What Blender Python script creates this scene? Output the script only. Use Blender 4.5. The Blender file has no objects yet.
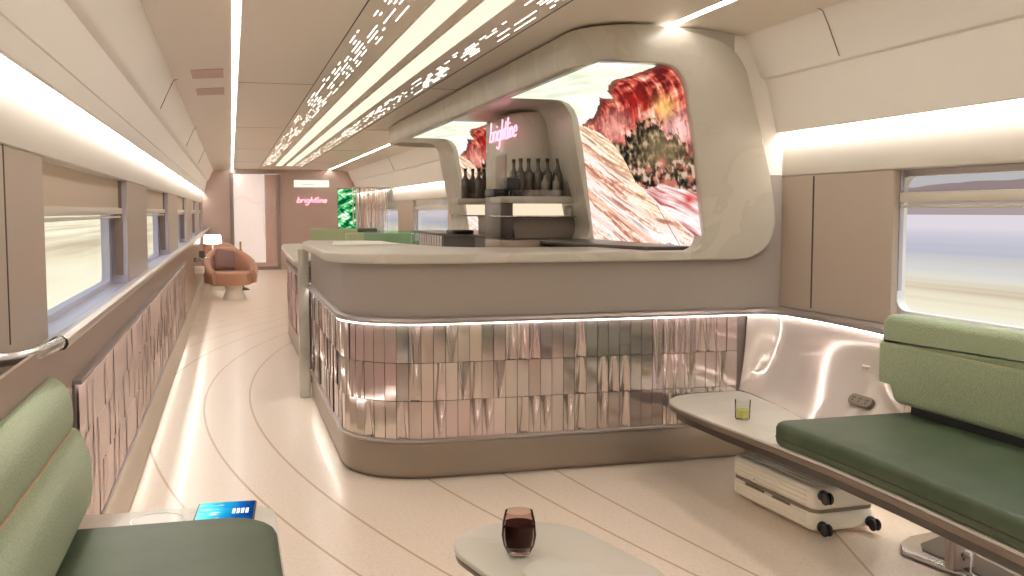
import bpy, bmesh, math, random
from mathutils import Vector, Matrix, noise
R = math.radians; PI = math.pi
random.seed(7)
C = bpy.context.scene.collection
SC = bpy.context.scene

# ------------------------------------------------------------------ materials
def mat(name, col, rough=0.5, metal=0.0, emit=None, es=0.0, spec=0.5, coat=0.0, sheen=0.0):
    m = bpy.data.materials.new(name); m.use_nodes = True
    b = m.node_tree.nodes['Principled BSDF']
    b.inputs['Base Color'].default_value = (*col, 1)
    b.inputs['Roughness'].default_value = rough
    b.inputs['Metallic'].default_value = metal
    b.inputs['Specular IOR Level'].default_value = spec
    b.inputs['Coat Weight'].default_value = coat
    b.inputs['Coat Roughness'].default_value = 0.08
    b.inputs['Sheen Weight'].default_value = sheen
    if emit:
        b.inputs['Emission Color'].default_value = (*emit, 1)
        b.inputs['Emission Strength'].default_value = es
    return m

def nt(m): return m.node_tree.nodes, m.node_tree.links, m.node_tree.nodes['Principled BSDF']

def noise_col(m, c1, c2, scale, detail=4, lo=0.35, hi=0.65, stretch=(1, 1, 1), bump=0.0, dist=0.0, rough_n=0.6):
    n, l, b = nt(m)
    tc = n.new('ShaderNodeTexCoord'); mp = n.new('ShaderNodeMapping'); mp.inputs['Scale'].default_value = stretch
    t = n.new('ShaderNodeTexNoise'); t.inputs['Scale'].default_value = scale; t.inputs['Detail'].default_value = detail
    t.inputs['Distortion'].default_value = dist; t.inputs['Roughness'].default_value = rough_n
    r = n.new('ShaderNodeValToRGB')
    r.color_ramp.elements[0].position = lo; r.color_ramp.elements[1].position = hi
    r.color_ramp.elements[0].color = (*c1, 1); r.color_ramp.elements[1].color = (*c2, 1)
    l.new(tc.outputs['Object'], mp.inputs['Vector']); l.new(mp.outputs['Vector'], t.inputs['Vector'])
    l.new(t.outputs['Fac'], r.inputs['Fac']); l.new(r.outputs['Color'], b.inputs['Base Color'])
    if bump:
        bp = n.new('ShaderNodeBump'); bp.inputs['Strength'].default_value = bump; bp.inputs['Distance'].default_value = 0.01
        l.new(t.outputs['Fac'], bp.inputs['Height']); l.new(bp.outputs['Normal'], b.inputs['Normal'])
    return m

def emitter(name, col, s):
    m = bpy.data.materials.new(name); m.use_nodes = True
    n, l = m.node_tree.nodes, m.node_tree.links
    n.clear(); e = n.new('ShaderNodeEmission'); o = n.new('ShaderNodeOutputMaterial')
    e.inputs['Color'].default_value = (*col, 1); e.inputs['Strength'].default_value = s
    l.new(e.outputs[0], o.inputs['Surface']); return m

def glassy(name, tint, mixf=0.12, rough=0.02, cap=1.0):
    """thin clear sheet: transparent with a fresnel reflection"""
    m = bpy.data.materials.new(name); m.use_nodes = True
    n, l = m.node_tree.nodes, m.node_tree.links
    n.clear(); o = n.new('ShaderNodeOutputMaterial')
    t = n.new('ShaderNodeBsdfTransparent'); t.inputs['Color'].default_value = (*tint, 1)
    g = n.new('ShaderNodeBsdfGlossy'); g.inputs['Roughness'].default_value = rough
    f = n.new('ShaderNodeLayerWeight'); f.inputs['Blend'].default_value = mixf
    mx = n.new('ShaderNodeMixShader')
    mm = n.new('ShaderNodeMath'); mm.operation = 'MULTIPLY'; mm.inputs[1].default_value = cap; l.new(f.outputs['Fresnel'], mm.inputs[0]); l.new(mm.outputs[0], mx.inputs[0]); l.new(t.outputs[0], mx.inputs[1]); l.new(g.outputs[0], mx.inputs[2])
    l.new(mx.outputs[0], o.inputs['Surface']); return m

WARM = (1.0, 0.94, 0.88)
M = {}
M['bin'] = mat('bin_panel', (.86, .82, .765), .45)
M['ceiling'] = mat('ceiling_panel', (.77, .70, .615), .4)
M['cove'] = mat('cove_panel', (.74, .69, .62), .5)
M['wall'] = mat('taupe_panel', (.48, .395, .325), .5)
M['wall_dark'] = mat('brown_panel', (.29, .205, .16), .28)
M['gap'] = mat('shadow_gap', (.06, .05, .045), .7)
M['end'] = mat('end_wall_mauve', (.51, .39, .345), .35)
M['ledge'] = mat('brushed_ledge', (.52, .46, .41), .28, .6)
M['base'] = mat('baseboard_metal', (.60, .52, .43), .35, .35)
M['kick'] = mat('bronze_kick', (.29, .235, .185), .34, .6)
M['body'] = mat('taupe_counter_body', (.35, .305, .27), .5)
M['rail'] = mat('bronze_rail', (.40, .35, .33), .35, .7)
M['steel'] = mat('brushed_steel', (.55, .53, .50), .25, .9)
M['dark'] = mat('dark_bronze_counter', (.085, .07, .06), .3, .3)
M['black'] = mat('black_plastic', (.015, .015, .016), .35)
M['slab_edge'] = mat('brown_slab_edge', (.22, .165, .13), .35, .3)
M['white'] = mat('white_frame', (.93, .93, .94), .4)
M['sky_tint'] = mat('sky_tinted_sill', (.60, .58, .66), .3)  # sill and jamb trim, sky reflection put into the colour
M['shade'] = mat('roller_blind', (.60, .50, .40), .8)
M['plate_rail'] = mat('blind_rail', (.66, .60, .52), .4)
M['pink'] = mat('pink_gloss_panel', (.66, .48, .44), .2, .1, coat=.3)
M['door'] = mat('pale_pink_door', (.90, .80, .77), .3, emit=(1, .90, .86), es=.25)  # weak emission added to brighten the leaf, the door is no lamp
M['white_ped'] = mat('white_pedestal', (.80, .76, .68), .4)
M['suit'] = mat('cream_suitcase_shell', (.86, .80, .69), .38)
M['lamp'] = emitter('lamp_shade_glow', (1, .92, .80), 3.0)
M['red'] = mat('dark_wine', (.018, .004, .005), .08)
M['juice'] = mat('yellow_drink', (.80, .78, .22), .15)
M['glass'] = glassy('clear_glass', (.97, .98, .96), .12)
M['smoke'] = glassy('smoky_glass', (.88, .80, .77), .12)
M['pane'] = glassy('window_glass', (.97, .98, .98), .05, .02, .25)
M['greenglass'] = glassy('green_edge_glass', (.72, .88, .78), .5, .15)
M['bottle'] = mat('dark_bottle_glass', (.10, .085, .065), .12, 0, coat=.6)
M['bottle_b'] = mat('grey_bottle_glass', (.22, .19, .15), .2, 0, coat=.4)
M['gold'] = mat('gold_foil', (.75, .50, .16), .3, .8)
M['bars'] = emitter('light_bar_diffuser', (1.0, .935, .72), .70)
M['cab'] = mat('brown_cabinet', (.22, .175, .14), .4)
M['slots'] = emitter('light_slots', (1.0, .93, .82), 2.6)
M['strip'] = emitter('edge_strip_light', WARM, 15.0)
M['cove_led'] = emitter('cove_led', (1.0, .945, .885), 24.0)
M['dado_led'] = emitter('dado_led', (1.0, .93, .86), 8.0)
M['floor_led'] = emitter('floor_led', (1.0, .92, .82), 12.5)
M['bay'] = emitter('lit_shelf_back', (1.0, .84, .60), .62)
M['neon'] = emitter('pink_neon', (1.0, .36, .46), 1.5)
M['signlit'] = emitter('lit_sign_face', (1.0, .97, .80), .72)

# soft fabrics
def fabric(name, c1, c2, scale, bump, sheen=.3, rough=.85):
    m = mat(name, c1, rough, sheen=sheen)
    return noise_col(m, c1, c2, scale, 3, .3, .7, bump=bump)
M['green_light'] = fabric('light_green_boucle', (.29, .365, .21), (.42, .49, .31), 160, .5)
M['green_dark'] = noise_col(mat('dark_green_leather', (.06, .10, .045), .46, spec=.3), (.060, .088, .048), (.078, .108, .060), 6, 3, bump=.04)
M['piping'] = mat('salmon_piping', (.58, .38, .26), .7)
M['terra'] = fabric('terracotta_fabric', (.42, .21, .145), (.54, .30, .20), 90, .3)
M['plum'] = fabric('plum_cushion', (.22, .12, .11), (.30, .17, .15), 90, .3)

# marble stone of the bar
def marble(name, c1, c2, c3):
    m = mat(name, c1, .32, coat=.15); n, l, b = nt(m)
    tc = n.new('ShaderNodeTexCoord')
    t = n.new('ShaderNodeTexNoise'); t.inputs['Scale'].default_value = 1.7; t.inputs['Detail'].default_value = 9; t.inputs['Distortion'].default_value = 1.6
    r = n.new('ShaderNodeValToRGB'); e = r.color_ramp.elements
    e[0].position = .3; e[0].color = (*c1, 1); e[1].position = .7; e[1].color = (*c2, 1)
    v = r.color_ramp.elements.new(.5); v.color = (*c3, 1)
    v2 = r.color_ramp.elements.new(.47); v2.color = (*c1, 1)
    v3 = r.color_ramp.elements.new(.53); v3.color = (*c2, 1)
    l.new(tc.outputs['Object'], t.inputs['Vector']); l.new(t.outputs['Fac'], r.inputs['Fac']); l.new(r.outputs['Color'], b.inputs['Base Color'])
    return m
M['marble'] = marble('beige_marble', (.50, .465, .395), (.545, .505, .43), (.485, .445, .37))
M['stone'] = marble('grey_beige_stone_top', (.55, .515, .455), (.59, .55, .49), (.53, .49, .43))

M['tstone'] = marble('pale_table_stone', (.66, .62, .55), (.70, .66, .59), (.64, .60, .525))

# iridescent mirror tile
m = mat('mirror_tile', (.66, .55, .53), .11, .80); n, l, b = nt(m)
tc = n.new('ShaderNodeTexCoord'); t = n.new('ShaderNodeTexNoise'); t.inputs['Scale'].default_value = 2.2; t.inputs['Detail'].default_value = 2
r = n.new('ShaderNodeValToRGB'); r.color_ramp.elements[0].position = .35; r.color_ramp.elements[1].position = .65
r.color_ramp.elements[0].color = (.66, .53, .525, 1); r.color_ramp.elements[1].color = (.63, .59, .53, 1)
l.new(tc.outputs['Object'], t.inputs['Vector']); l.new(t.outputs['Fac'], r.inputs['Fac']); l.new(r.outputs['Color'], b.inputs['Base Color'])
M['tile'] = m
M['tile_back'] = mat('tile_joint', (.22, .17, .155), .4, .3)
m = mat('mirror_panel', (.70, .62, .57), .12, .32)
M['mirror'] = noise_col(m, (.66, .575, .54), (.74, .67, .61), 2.0, 2)
M['mirror_pink'] = noise_col(mat('rose_mirror_tile', (.72, .50, .48), .27, .4), (.78, .58, .56), (.70, .55, .52), 1.5, 2)

# floor: speckled cream terrazzo with long sweeping inlaid brown lines
m = mat('terrazzo_floor', (.78, .64, .50), .30, coat=.06, spec=.45); n, l, b = nt(m)
def math_node(op, a=None, bb=None):
    q = n.new('ShaderNodeMath'); q.operation = op
    for i, v in enumerate((a, bb)):
        if v is None: continue
        if isinstance(v, (int, float)): q.inputs[i].default_value = v
        else: l.new(v, q.inputs[i])
    return q.outputs[0]
tc = n.new('ShaderNodeTexCoord'); sp = n.new('ShaderNodeSeparateXYZ'); l.new(tc.outputs['Object'], sp.inputs[0])
X, Y = sp.outputs['X'], sp.outputs['Y']
dy = math_node('SUBTRACT', Y, 7.05); dy2 = math_node('MULTIPLY', dy, dy); line = None
for c_, k_ in ((-1.9, .05), (-1.55, .05), (-1.21, .05), (-.87, .05), (-.54, .050), (-.20, .0493), (.10, .0478), (.654, .0454), (1.10, .032), (1.42, .0238)):
    ma = n.new('ShaderNodeMath'); ma.operation = 'MULTIPLY_ADD'; l.new(dy2, ma.inputs[0]); ma.inputs[1].default_value = k_; ma.inputs[2].default_value = c_
    e_ = math_node('ABSOLUTE', math_node('SUBTRACT', X, ma.outputs[0]))
    q_ = math_node('LESS_THAN', e_, .0065)
    line = q_ if line is None else math_node('MAXIMUM', line, q_)
# a counter-sweeping line near the bench
u2 = math_node('SUBTRACT', math_node('SUBTRACT', X, math_node('MULTIPLY', math_node('SUBTRACT', Y, 3.566), .32)), 2.364)
line2 = math_node('LESS_THAN', math_node('ABSOLUTE', u2), .006)
line = math_node('MAXIMUM', line, line2)
sk = n.new('ShaderNodeTexVoronoi'); sk.inputs['Scale'].default_value = 70; l.new(tc.outputs['Object'], sk.inputs['Vector'])
sk2 = n.new('ShaderNodeTexNoise'); sk2.inputs['Scale'].default_value = 55; sk2.inputs['Detail'].default_value = 3; l.new(tc.outputs['Object'], sk2.inputs['Vector'])
rp = n.new('ShaderNodeValToRGB'); l.new(sk.outputs['Distance'], rp.inputs['Fac'])
rp.color_ramp.elements[0].position = .10; rp.color_ramp.elements[0].color = (.62, .45, .34, 1)
rp.color_ramp.elements[1].position = .20; rp.color_ramp.elements[1].color = (.86, .735, .615, 1)
rp2 = n.new('ShaderNodeValToRGB'); l.new(sk2.outputs['Fac'], rp2.inputs['Fac'])
rp2.color_ramp.elements[0].position = .3; rp2.color_ramp.elements[0].color = (.93, .92, .91, 1)
rp2.color_ramp.elements[1].position = .6; rp2.color_ramp.elements[1].color = (1, 1, 1, 1)
mxa = n.new('ShaderNodeMixRGB'); mxa.blend_type = 'MULTIPLY'; mxa.inputs[0].default_value = 1
l.new(rp.outputs['Color'], mxa.inputs[1]); l.new(rp2.outputs['Color'], mxa.inputs[2])
mxb = n.new('ShaderNodeMixRGB'); l.new(line, mxb.inputs[0]); l.new(mxa.outputs[0], mxb.inputs[1]); mxb.inputs[2].default_value = (.55, .39, .26, 1)
l.new(mxb.outputs[0], b.inputs['Base Color'])
M['floor'] = m

# displays: the picture is held as a colour attribute on the panel and glows
def display_mat(name, s):
    m = bpy.data.materials.new(name); m.use_nodes = True
    n, l = m.node_tree.nodes, m.node_tree.links
    n.clear(); e = n.new('ShaderNodeEmission'); o = n.new('ShaderNodeOutputMaterial'); a = n.new('ShaderNodeVertexColor'); a.layer_name = 'picture'
    e.inputs['Strength'].default_value = s
    l.new(a.outputs['Color'], e.inputs['Color']); l.new(e.outputs[0], o.inputs['Surface']); return m
M['display'] = display_mat('display_picture', .76)

M['inlay'] = mat('pale_inlay', (.68, .65, .60), .35)
# ------------------------------------------------------------------ mesh helpers
class MB:
    def __init__(s): s.bm = bmesh.new()
    def _tr(s, vs, mtx):
        for v in vs: v.co = mtx @ v.co
    def box(s, x0, x1, y0, y1, z0, z1, bev=0.0, seg=2, mtx=None):
        t = bmesh.new(); bmesh.ops.create_cube(t, size=1)
        for v in t.verts:
            v.co = Vector(((x0 + x1) / 2 + v.co.x * (x1 - x0), (y0 + y1) / 2 + v.co.y * (y1 - y0), (z0 + z1) / 2 + v.co.z * (z1 - z0)))
        if bev: bmesh.ops.bevel(t, geom=t.edges[:] + t.verts[:], offset=bev, segments=seg, profile=.5, affect='EDGES')
        if mtx: s._tr(t.verts, mtx)
        s.add(t); return s
    def add(s, t):
        me = bpy.data.meshes.new('tmp'); t.to_mesh(me); t.free(); s.bm.from_mesh(me); bpy.data.meshes.remove(me)
    def prism(s, pts, z0, z1, bev=0.0, seg=3, axis='z', mtx=None, skip=None):
        """closed outline extruded; axis z: pts (x,y); axis y: pts (x,z) from z0..z1 along y; axis x: pts (y,z)"""
        t = bmesh.new()
        def P(a, b, c):
            return Vector((a, b, c)) if axis == 'z' else Vector((a, c, b)) if axis == 'y' else Vector((c, a, b))
        lo = [t.verts.new(P(a, b, z0)) for a, b in pts]; hi = [t.verts.new(P(a, b, z1)) for a, b in pts]
        t.faces.new(lo); t.faces.new(hi)
        k = len(pts)
        for i in range(k): t.faces.new((lo[i], lo[(i + 1) % k], hi[(i + 1) % k], hi[i]))
        bmesh.ops.recalc_face_normals(t, faces=t.faces)
        if bev:
            ed = [e for e in t.edges if (e.verts[0] in lo) == (e.verts[1] in lo)]
            if skip is not None: ed = [e for e in ed if not all(abs(v.co.x - skip) < 1e-4 for v in e.verts)]
            bmesh.ops.bevel(t, geom=ed, offset=bev, segments=seg, profile=.5, affect='EDGES')
        if mtx: s._tr(t.verts, mtx)
        s.add(t); return s
    def strip(s, prof, y0, y1, ny=1, close=False):
        """open (x,z) polyline swept along y"""
        rows = [[s.bm.verts.new((x, y0 + (y1 - y0) * j / ny, z)) for x, z in prof] for j in range(ny + 1)]
        for j in range(ny):
            for i in range(len(prof) - (0 if close else 1)):
                a = (i + 1) % len(prof)
                s.bm.faces.new((rows[j][i], rows[j][a], rows[j + 1][a], rows[j + 1][i]))
        return s
    def sweep(s, path, prof, closed_prof=True, caps=True):
        """plan path (x,y) list, profile (offset outward, z)"""
        nrm = normals(path); rows = []
        for (x, y), (nx, ny) in zip(path, nrm):
            rows.append([s.bm.verts.new((x + nx * o, y + ny * o, z)) for o, z in prof])
        k = len(prof)
        for j in range(len(path) - 1):
            for i in range(k if closed_prof else k - 1):
                a = (i + 1) % k
                s.bm.faces.new((rows[j][i], rows[j][a], rows[j + 1][a], rows[j + 1][i]))
        if closed_prof and caps:
            s.bm.faces.new(rows[0]); s.bm.faces.new(rows[-1][::-1])
        return s
    def lathe(s, prof, c=(0, 0, 0), seg=24, a0=0, a1=2 * PI):
        full = abs(a1 - a0 - 2 * PI) < 1e-6; nn = seg if full else seg + 1
        rows = []
        for j in range(nn):
            a = a0 + (a1 - a0) * j / seg
            rows.append([s.bm.verts.new((c[0] + r * math.cos(a), c[1] + r * math.sin(a), c[2] + z)) for r, z in prof])
        for j in range(seg):
            q = (j + 1) % nn
            for i in range(len(prof) - 1):
                f = [rows[j][i], rows[q][i], rows[q][i + 1], rows[j][i + 1]]
                s.bm.faces.new(f)
        return s
    def tube(s, pts, r, seg=8, mtx=None):
        pts = [Vector(p) for p in pts]; rows = []
        t = bmesh.new()
        up = Vector((0.13, .31, .94)).normalized()
        for i, p in enumerate(pts):
            d = (pts[min(i + 1, len(pts) - 1)] - pts[max(i - 1, 0)]).normalized()
            a = d.cross(up)
            if a.length < 1e-3: a = d.cross(Vector((1, 0, 0)))
            a.normalize(); bb = d.cross(a)
            rr = r[i] if isinstance(r, (list, tuple)) else r
            rows.append([t.verts.new(p + a * math.cos(2 * PI * k / seg) * rr + bb * math.sin(2 * PI * k / seg) * rr) for k in range(seg)])
        for i in range(len(pts) - 1):
            for k in range(seg): t.faces.new((rows[i][k], rows[i][(k + 1) % seg], rows[i + 1][(k + 1) % seg], rows[i + 1][k]))
        t.faces.new(rows[0]); t.faces.new(rows[-1])
        if mtx: s._tr(t.verts, mtx)
        s.add(t); return s
    def quad(s, *p):
        s.bm.faces.new([s.bm.verts.new(q) for q in p]); return s
    def build(s, name, m, parent=None, smooth=True, local=False, ang=35, dedupe=True):
        if dedupe: bmesh.ops.remove_doubles(s.bm, verts=s.bm.verts, dist=1e-5)
        bmesh.ops.recalc_face_normals(s.bm, faces=s.bm.faces)
        if parent and not local:
            w = Vector((0, 0, 0)); p = parent
            while p: w += p.location; p = p.parent
            for v in s.bm.verts: v.co -= w
        me = bpy.data.meshes.new(name); s.bm.to_mesh(me); s.bm.free()
        me.materials.append(m)
        if smooth:
            me.shade_smooth(); me.set_sharp_from_angle(angle=R(ang))
        o = bpy.data.objects.new(name, me); C.objects.link(o)
        if parent: o.parent = parent
        return o

def normals(path):
    out = []
    for i in range(len(path)):
        a = path[max(i - 1, 0)]; c = path[min(i + 1, len(path) - 1)]
        dx, dy = c[0] - a[0], c[1] - a[1]; L = math.hypot(dx, dy)
        out.append((dy / L, -dx / L))
    return out
def arc(cx, cy, r, a0, a1, k=8, ry=None):
    ry = ry or r
    return [(cx + r * math.cos(R(a0 + (a1 - a0) * i / k)), cy + ry * math.sin(R(a0 + (a1 - a0) * i / k))) for i in range(k + 1)]
def rrect(x0, x1, y0, y1, r, k=6):
    if not isinstance(r, (list, tuple)): r = (r,) * 4   # sw, se, ne, nw
    return (arc(x0 + r[0], y0 + r[0], r[0], 180, 270, k) + arc(x1 - r[1], y0 + r[1], r[1], 270, 360, k) +
            arc(x1 - r[2], y1 - r[2], r[2], 0, 90, k) + arc(x0 + r[3], y1 - r[3], r[3], 90, 180, k))
def thing(name, label, cat, loc=(0, 0, 0), rot=(0, 0, 0), group=None):
    o = bpy.data.objects.new(name, None); C.objects.link(o); o.location = loc; o.rotation_euler = rot
    o.empty_display_size = .05
    return tag(o, label, cat, group)
def tag(o, label, cat, group=None):
    o['label'] = label; o['category'] = cat
    if group: o['group'] = group
    return o
def struct(o):
    o['kind'] = 'structure'; return o
def stuff(o):
    o['kind'] = 'stuff'; return o
def dup(root, loc=None, rotz=None, label=None):
    r = root.copy(); C.objects.link(r)
    if loc is not None: r.location = loc
    if rotz is not None: r.rotation_euler = (0, 0, rotz)
    if label: r['label'] = label
    for ch in list(root.children):
        c = ch.copy(); C.objects.link(c); c.parent = r
        for g in list(ch.children):
            d = g.copy(); C.objects.link(d); d.parent = c
    return r

# ------------------------------------------------------------------ camera
F_PX = 1000.0
pitch = math.atan(76.5 / F_PX); yaw = math.atan(281 / F_PX * math.cos(pitch))
cam = bpy.data.cameras.new('camera'); co = bpy.data.objects.new('camera', cam); C.objects.link(co)
co.location = (0, 0, 1.3); co.rotation_euler = (PI / 2 - pitch, 0, -yaw)
cam.sensor_width = 36; cam.lens = 36 * F_PX / 1024; cam.clip_start = .02; cam.clip_end = 3000
SC.camera = co

# ------------------------------------------------------------------ shell of the car
YB, YF = -6.0, 23.0
XL, XR = -.6, 2.8
struct(MB().box(-.85, 3.1, YB, YF + .1, -.06, 0).build('floor', M['floor'], smooth=False))

ZC = 2.235
b = MB()
b.box(.065, 2.132, YB, YF, ZC, ZC + .03)
for s in (0, 1):   # side panels beyond the edge strips
    f = (lambda x: x) if s == 0 else (lambda x: 2.2 - x)
    b.prism([(f(.02), ZC), (f(.02), ZC + .03), (f(-.36), ZC), (f(-.36), ZC - .035)], YB, YF, axis='y')
b.box(-.95, 3.2, YB, YF + .1, 2.5, 2.54)      # outer roof skin
cl = struct(b.build('ceiling', M['ceiling'], smooth=False))
# seams of the ceiling panels
b = MB()
for y in (3.55, 7.6, 11.6, 15.6, 19.6):
    b.box(.07, .60, y, y + .008, ZC - .0015, ZC + .001); b.box(1.5, 2.12, y, y + .008, ZC - .0015, ZC + .001)
for x in (.605, 1.475): b.box(x, x + .006, YB, YF, ZC - .0015, ZC + .001)
b.build('panel_seam', M['gap'], cl, smooth=False)
# recessed backs of strips
st = thing('edge_strip_light', 'long thin glowing line along the left edge of the ceiling', 'strip light', (.043, 10, ZC), group='ceiling edge lights')
st['label'] = 'long thin glowing line along the window-side left edge of the ceiling'
MB().box(.030, .056, YB, YF, ZC + .002, ZC + .014).build('diffuser', M['strip'], st, smooth=False)
st2 = dup(st, (2.157, 10, ZC), label='thin glowing ceiling line right of the bar canopy')

# upper bulkheads (trim_1 left, trim_2 right)
for s in (0, 1):
    f = (lambda x: x) if s == 0 else (lambda x: 2.2 - x)
    prof = [(-.355, 2.205), (-.375, 2.17), (-.455, 1.995), (-.463, 1.982), (-.470, 1.975)] if s == 0 else \
           [(-.355, 2.205), (-.395, 2.14), (-.455, 2.00), (-.468, 1.985), (-.485, 1.978)]
    prof += [(-.492, 1.962), (-.50, 1.94)] + ([(-.535, 1.79), (-.54, 1.786), (-.543, 1.775)] if s == 0 else []) + [(-.558, 1.715), (-.563, 1.708), (-.570, 1.708), (-.570, 2.49)]
    b = MB(); b.strip([(f(x), z) for x, z in prof], YB, YF)
    o = struct(b.build('trim_%d' % (s + 1), M['bin'], ang=20))
    # seam across the bulkhead doors
    b = MB()
    for y in ([4.0, 8.4, 12.6, 16.8] if s else [7.3, 11.4, 15.5]):
        pr = [(-.20, 2.2195), (-.33, 2.2065), (-.36, 2.195), (-.39, 2.135), (-.45, 2.0)]
        b.tube([(f(x + .0), y, z - .001) for x, z in pr], .0028, 5)
    b.build('panel_seam', M['kick'], o)

# cove walls, window pillars, lower linings
pill_L = [(YB, -4.7), (-2.3, -.6), (1.95, 3.64), (6.44, 7.86), (10.5, 12.3), (14.7, 16.5), (18.9, 20.7), (22.2, YF)]
win_L = [(-.6, 1.95), (-4.7, -2.3), (3.64, 6.44), (7.86, 10.5), (12.3, 14.7), (16.5, 18.9), (20.7, 22.2)]
win_R = [(.9, 3.79), (-3.2, -.4), (5.3, 8.0), (9.2, 11.9), (13.2, 15.85), (17.35, 19.6)]
pill_R = [(YB, -3.2), (-.4, .9), (3.79, 5.3), (8.0, 9.2), (11.9, 13.2), (15.85, 17.35), (19.6, YF)]
def side(s):
    f = (lambda x: x) if s == 0 else (lambda x: 2.2 - x)
    wn = 'wall_left' if s == 0 else 'wall_right'
    ext = (lambda d: XL - d) if s == 0 else (lambda d: XR + d)
    b = MB()
    for y0, y1 in (pill_L if s == 0 else pill_R):
        b.box(*sorted((ext(0), ext(.14 if s == 0 else .035))), y0, y1, .5 if s == 0 else .797, 1.483, .004, 1)
    if s == 0:
        b.box(-.76, -.50, YB, YF, 0, .80); b.box(-.76, -.7, YB, YF, .7, .862)
    else:
        b.box(2.865, 3.0, YB, YF, 0, .70); b.box(2.812, 3.0, YB, YF, .70, .838)
    b.box(*sorted((ext(.12), ext(.16))), YB, YF, 1.48, 2.52)
    w = struct(b.build(wn, M['wall'], smooth=False))
    # curved cove panel above the windows
    b = MB()
    pr = [(XL - .13, 1.486), (XL - .004, 1.484), (XL + .004, 1.488), (XL + .006, 1.52), (XL + .005, 1.58), (XL - .001, 1.64), (XL - .010, 1.70), (XL - .02, 1.80), (XL - .02, 2.2)]
    b.strip([(f(x), z) for x, z in pr], YB, YF)
    b.build('cove_panel', M['cove'], w, ang=25)
    # LED tucked between cove panel and bulkhead
    led = thing('cove_light', 'glowing light line above the %s windows' % ('left' if s == 0 else 'right'), 'strip light', (f(XL), 10, 1.72), group='cove lights')
    MB().box(*sorted((f(-.603), f(-.574))), YB, YF, 1.730, 1.734).build('led_strip', M['cove_led'], led, smooth=False)
    # windows
    for i, (y0, y1) in enumerate(win_L if s == 0 else win_R):
        w0 = bpy.data.objects.new('window_%d' % (i + 1 + (len(win_L) if s else 0)), None); C.objects.link(w0); w0['kind'] = 'structure'
        w0.location = (ext(.1), (y0 + y1) / 2, .86)
        zs = .862 if s == 0 else .825; xg = ext(.125)
        m0, m1 = (.07, .07)
        # white frame with a rounded opening, as ring
        e0 = 0 if s == 0 else .16
        outer = rrect(y0 - e0, y1 + e0, zs, 1.483, .002, 6)
        gi = (y0 + (.10 if s == 0 else -.09), y1 - (.12 if s == 0 else -.09))
        inner = rrect(gi[0], gi[1], zs + .03, 1.455, .07, 6)
        b = MB(); bm = b.bm
        xs = (ext(.095), ext(.14))
        lo = [[bm.verts.new((x, a, c)) for a, c in P] for x in xs for P in (outer, inner)]
        k = len(outer)
        for j in range(k):
            q = (j + 1) % k
            bm.faces.new((lo[0][j], lo[0][q], lo[1][q], lo[1][j])); bm.faces.new((lo[2][j], lo[2][q], lo[3][q], lo[3][j]))
            bm.faces.new((lo[1][j], lo[1][q], lo[3][q], lo[3][j]))
        b.build('frame', M['sky_tint'] if s == 0 else M['white'], w0)
        MB().quad((xg, gi[0] - .01, zs + .02), (xg, gi[1] + .01, zs + .02), (xg, gi[1] + .01, 1.47), (xg, gi[0] - .01, 1.47)).build('pane', M['pane'], w0, smooth=False)
        # jamb liners
        b = MB()
        for yy in (y0 - e0, y1 + e0): b.box(*sorted((ext(.006 if s == 0 else .036), ext(.10))), yy - .004, yy + .004, zs, 1.48)
        b.build('jamb', M['sky_tint'] if s == 0 else M['white'], w0, smooth=False)
        # blind
        xb = ext(.045)
        if s == 0:
            MB().box(*sorted((xb, ext(.049))), y0 + .005, y1 - .055, 1.30, 1.48).build('blind', M['shade'], w0, smooth=False)
            MB().box(*sorted((ext(.025), ext(.07))), y0 + .006, y1 - .03, 1.283, 1.322, .008, 2).build('blind_rail', M['plate_rail'], w0)
            MB().box(*sorted((ext(.035), ext(.06))), y0 + .006, y1 - .03, 1.262, 1.276, .004, 2).build('grip_bar', M['plate_rail'], w0)
            MB().box(*sorted((ext(.03), ext(.075))), y1 - .03, y1 - .006, .92, 1.48).build('blind_track', M['wall_dark'], w0, smooth=False)
        else:
            MB().quad((xb, y0 - .1, 1.34), (xb, y1 + .1, 1.34), (xb, y1 + .1, 1.48), (xb, y0 - .1, 1.48)).build('blind', M['sheer'], w0, smooth=False)
            MB().box(*sorted((ext(.02), ext(.07))), y0 + .006, y1 - .012, 1.338, 1.384, .008, 2).build('blind_rail', M['plate_rail'], w0)
            MB().box(*sorted((ext(.03), ext(.06))), y0 + .006, y1 - .012, 1.315, 1.330, .004, 2).build('grip_bar', M['plate_rail'], w0)
            MB().box(*sorted((ext(.036), ext(.055))), y1 - .0, y1 + .012, .95, 1.48).build('blind_track', M['sky_tint'], w0, smooth=False)
    return w
M['sheer'] = glassy('sheer_blind', (.72, .68, .66), .02, .5)
wl = side(0); wr = side(1)
b = MB()
b.box(XL - .002, XL + .0015, 3.035, 3.047, .93, 1.483)
b.build('panel_gap', M['gap'], wl, smooth=False)
MB().box(XR - .0015, XR + .002, 4.412, 4.424, .815, 1.476).build('panel_gap', M['gap'], wr, smooth=False)
MB().box(-.499, -.492, 2.9, 3.36, .19, .757).build('plain_panel', M['mirror_pink'], wl, smooth=False)
MB().box(-.499, -.492, 11.05, YF, .10, .757).build('plain_panel', M['wall_dark'], wl, smooth=False)
MB().box(-.502, -.491, YB, YF, .757, .935).build('upper_panel', M['wall_dark'], wl, smooth=False)
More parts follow.
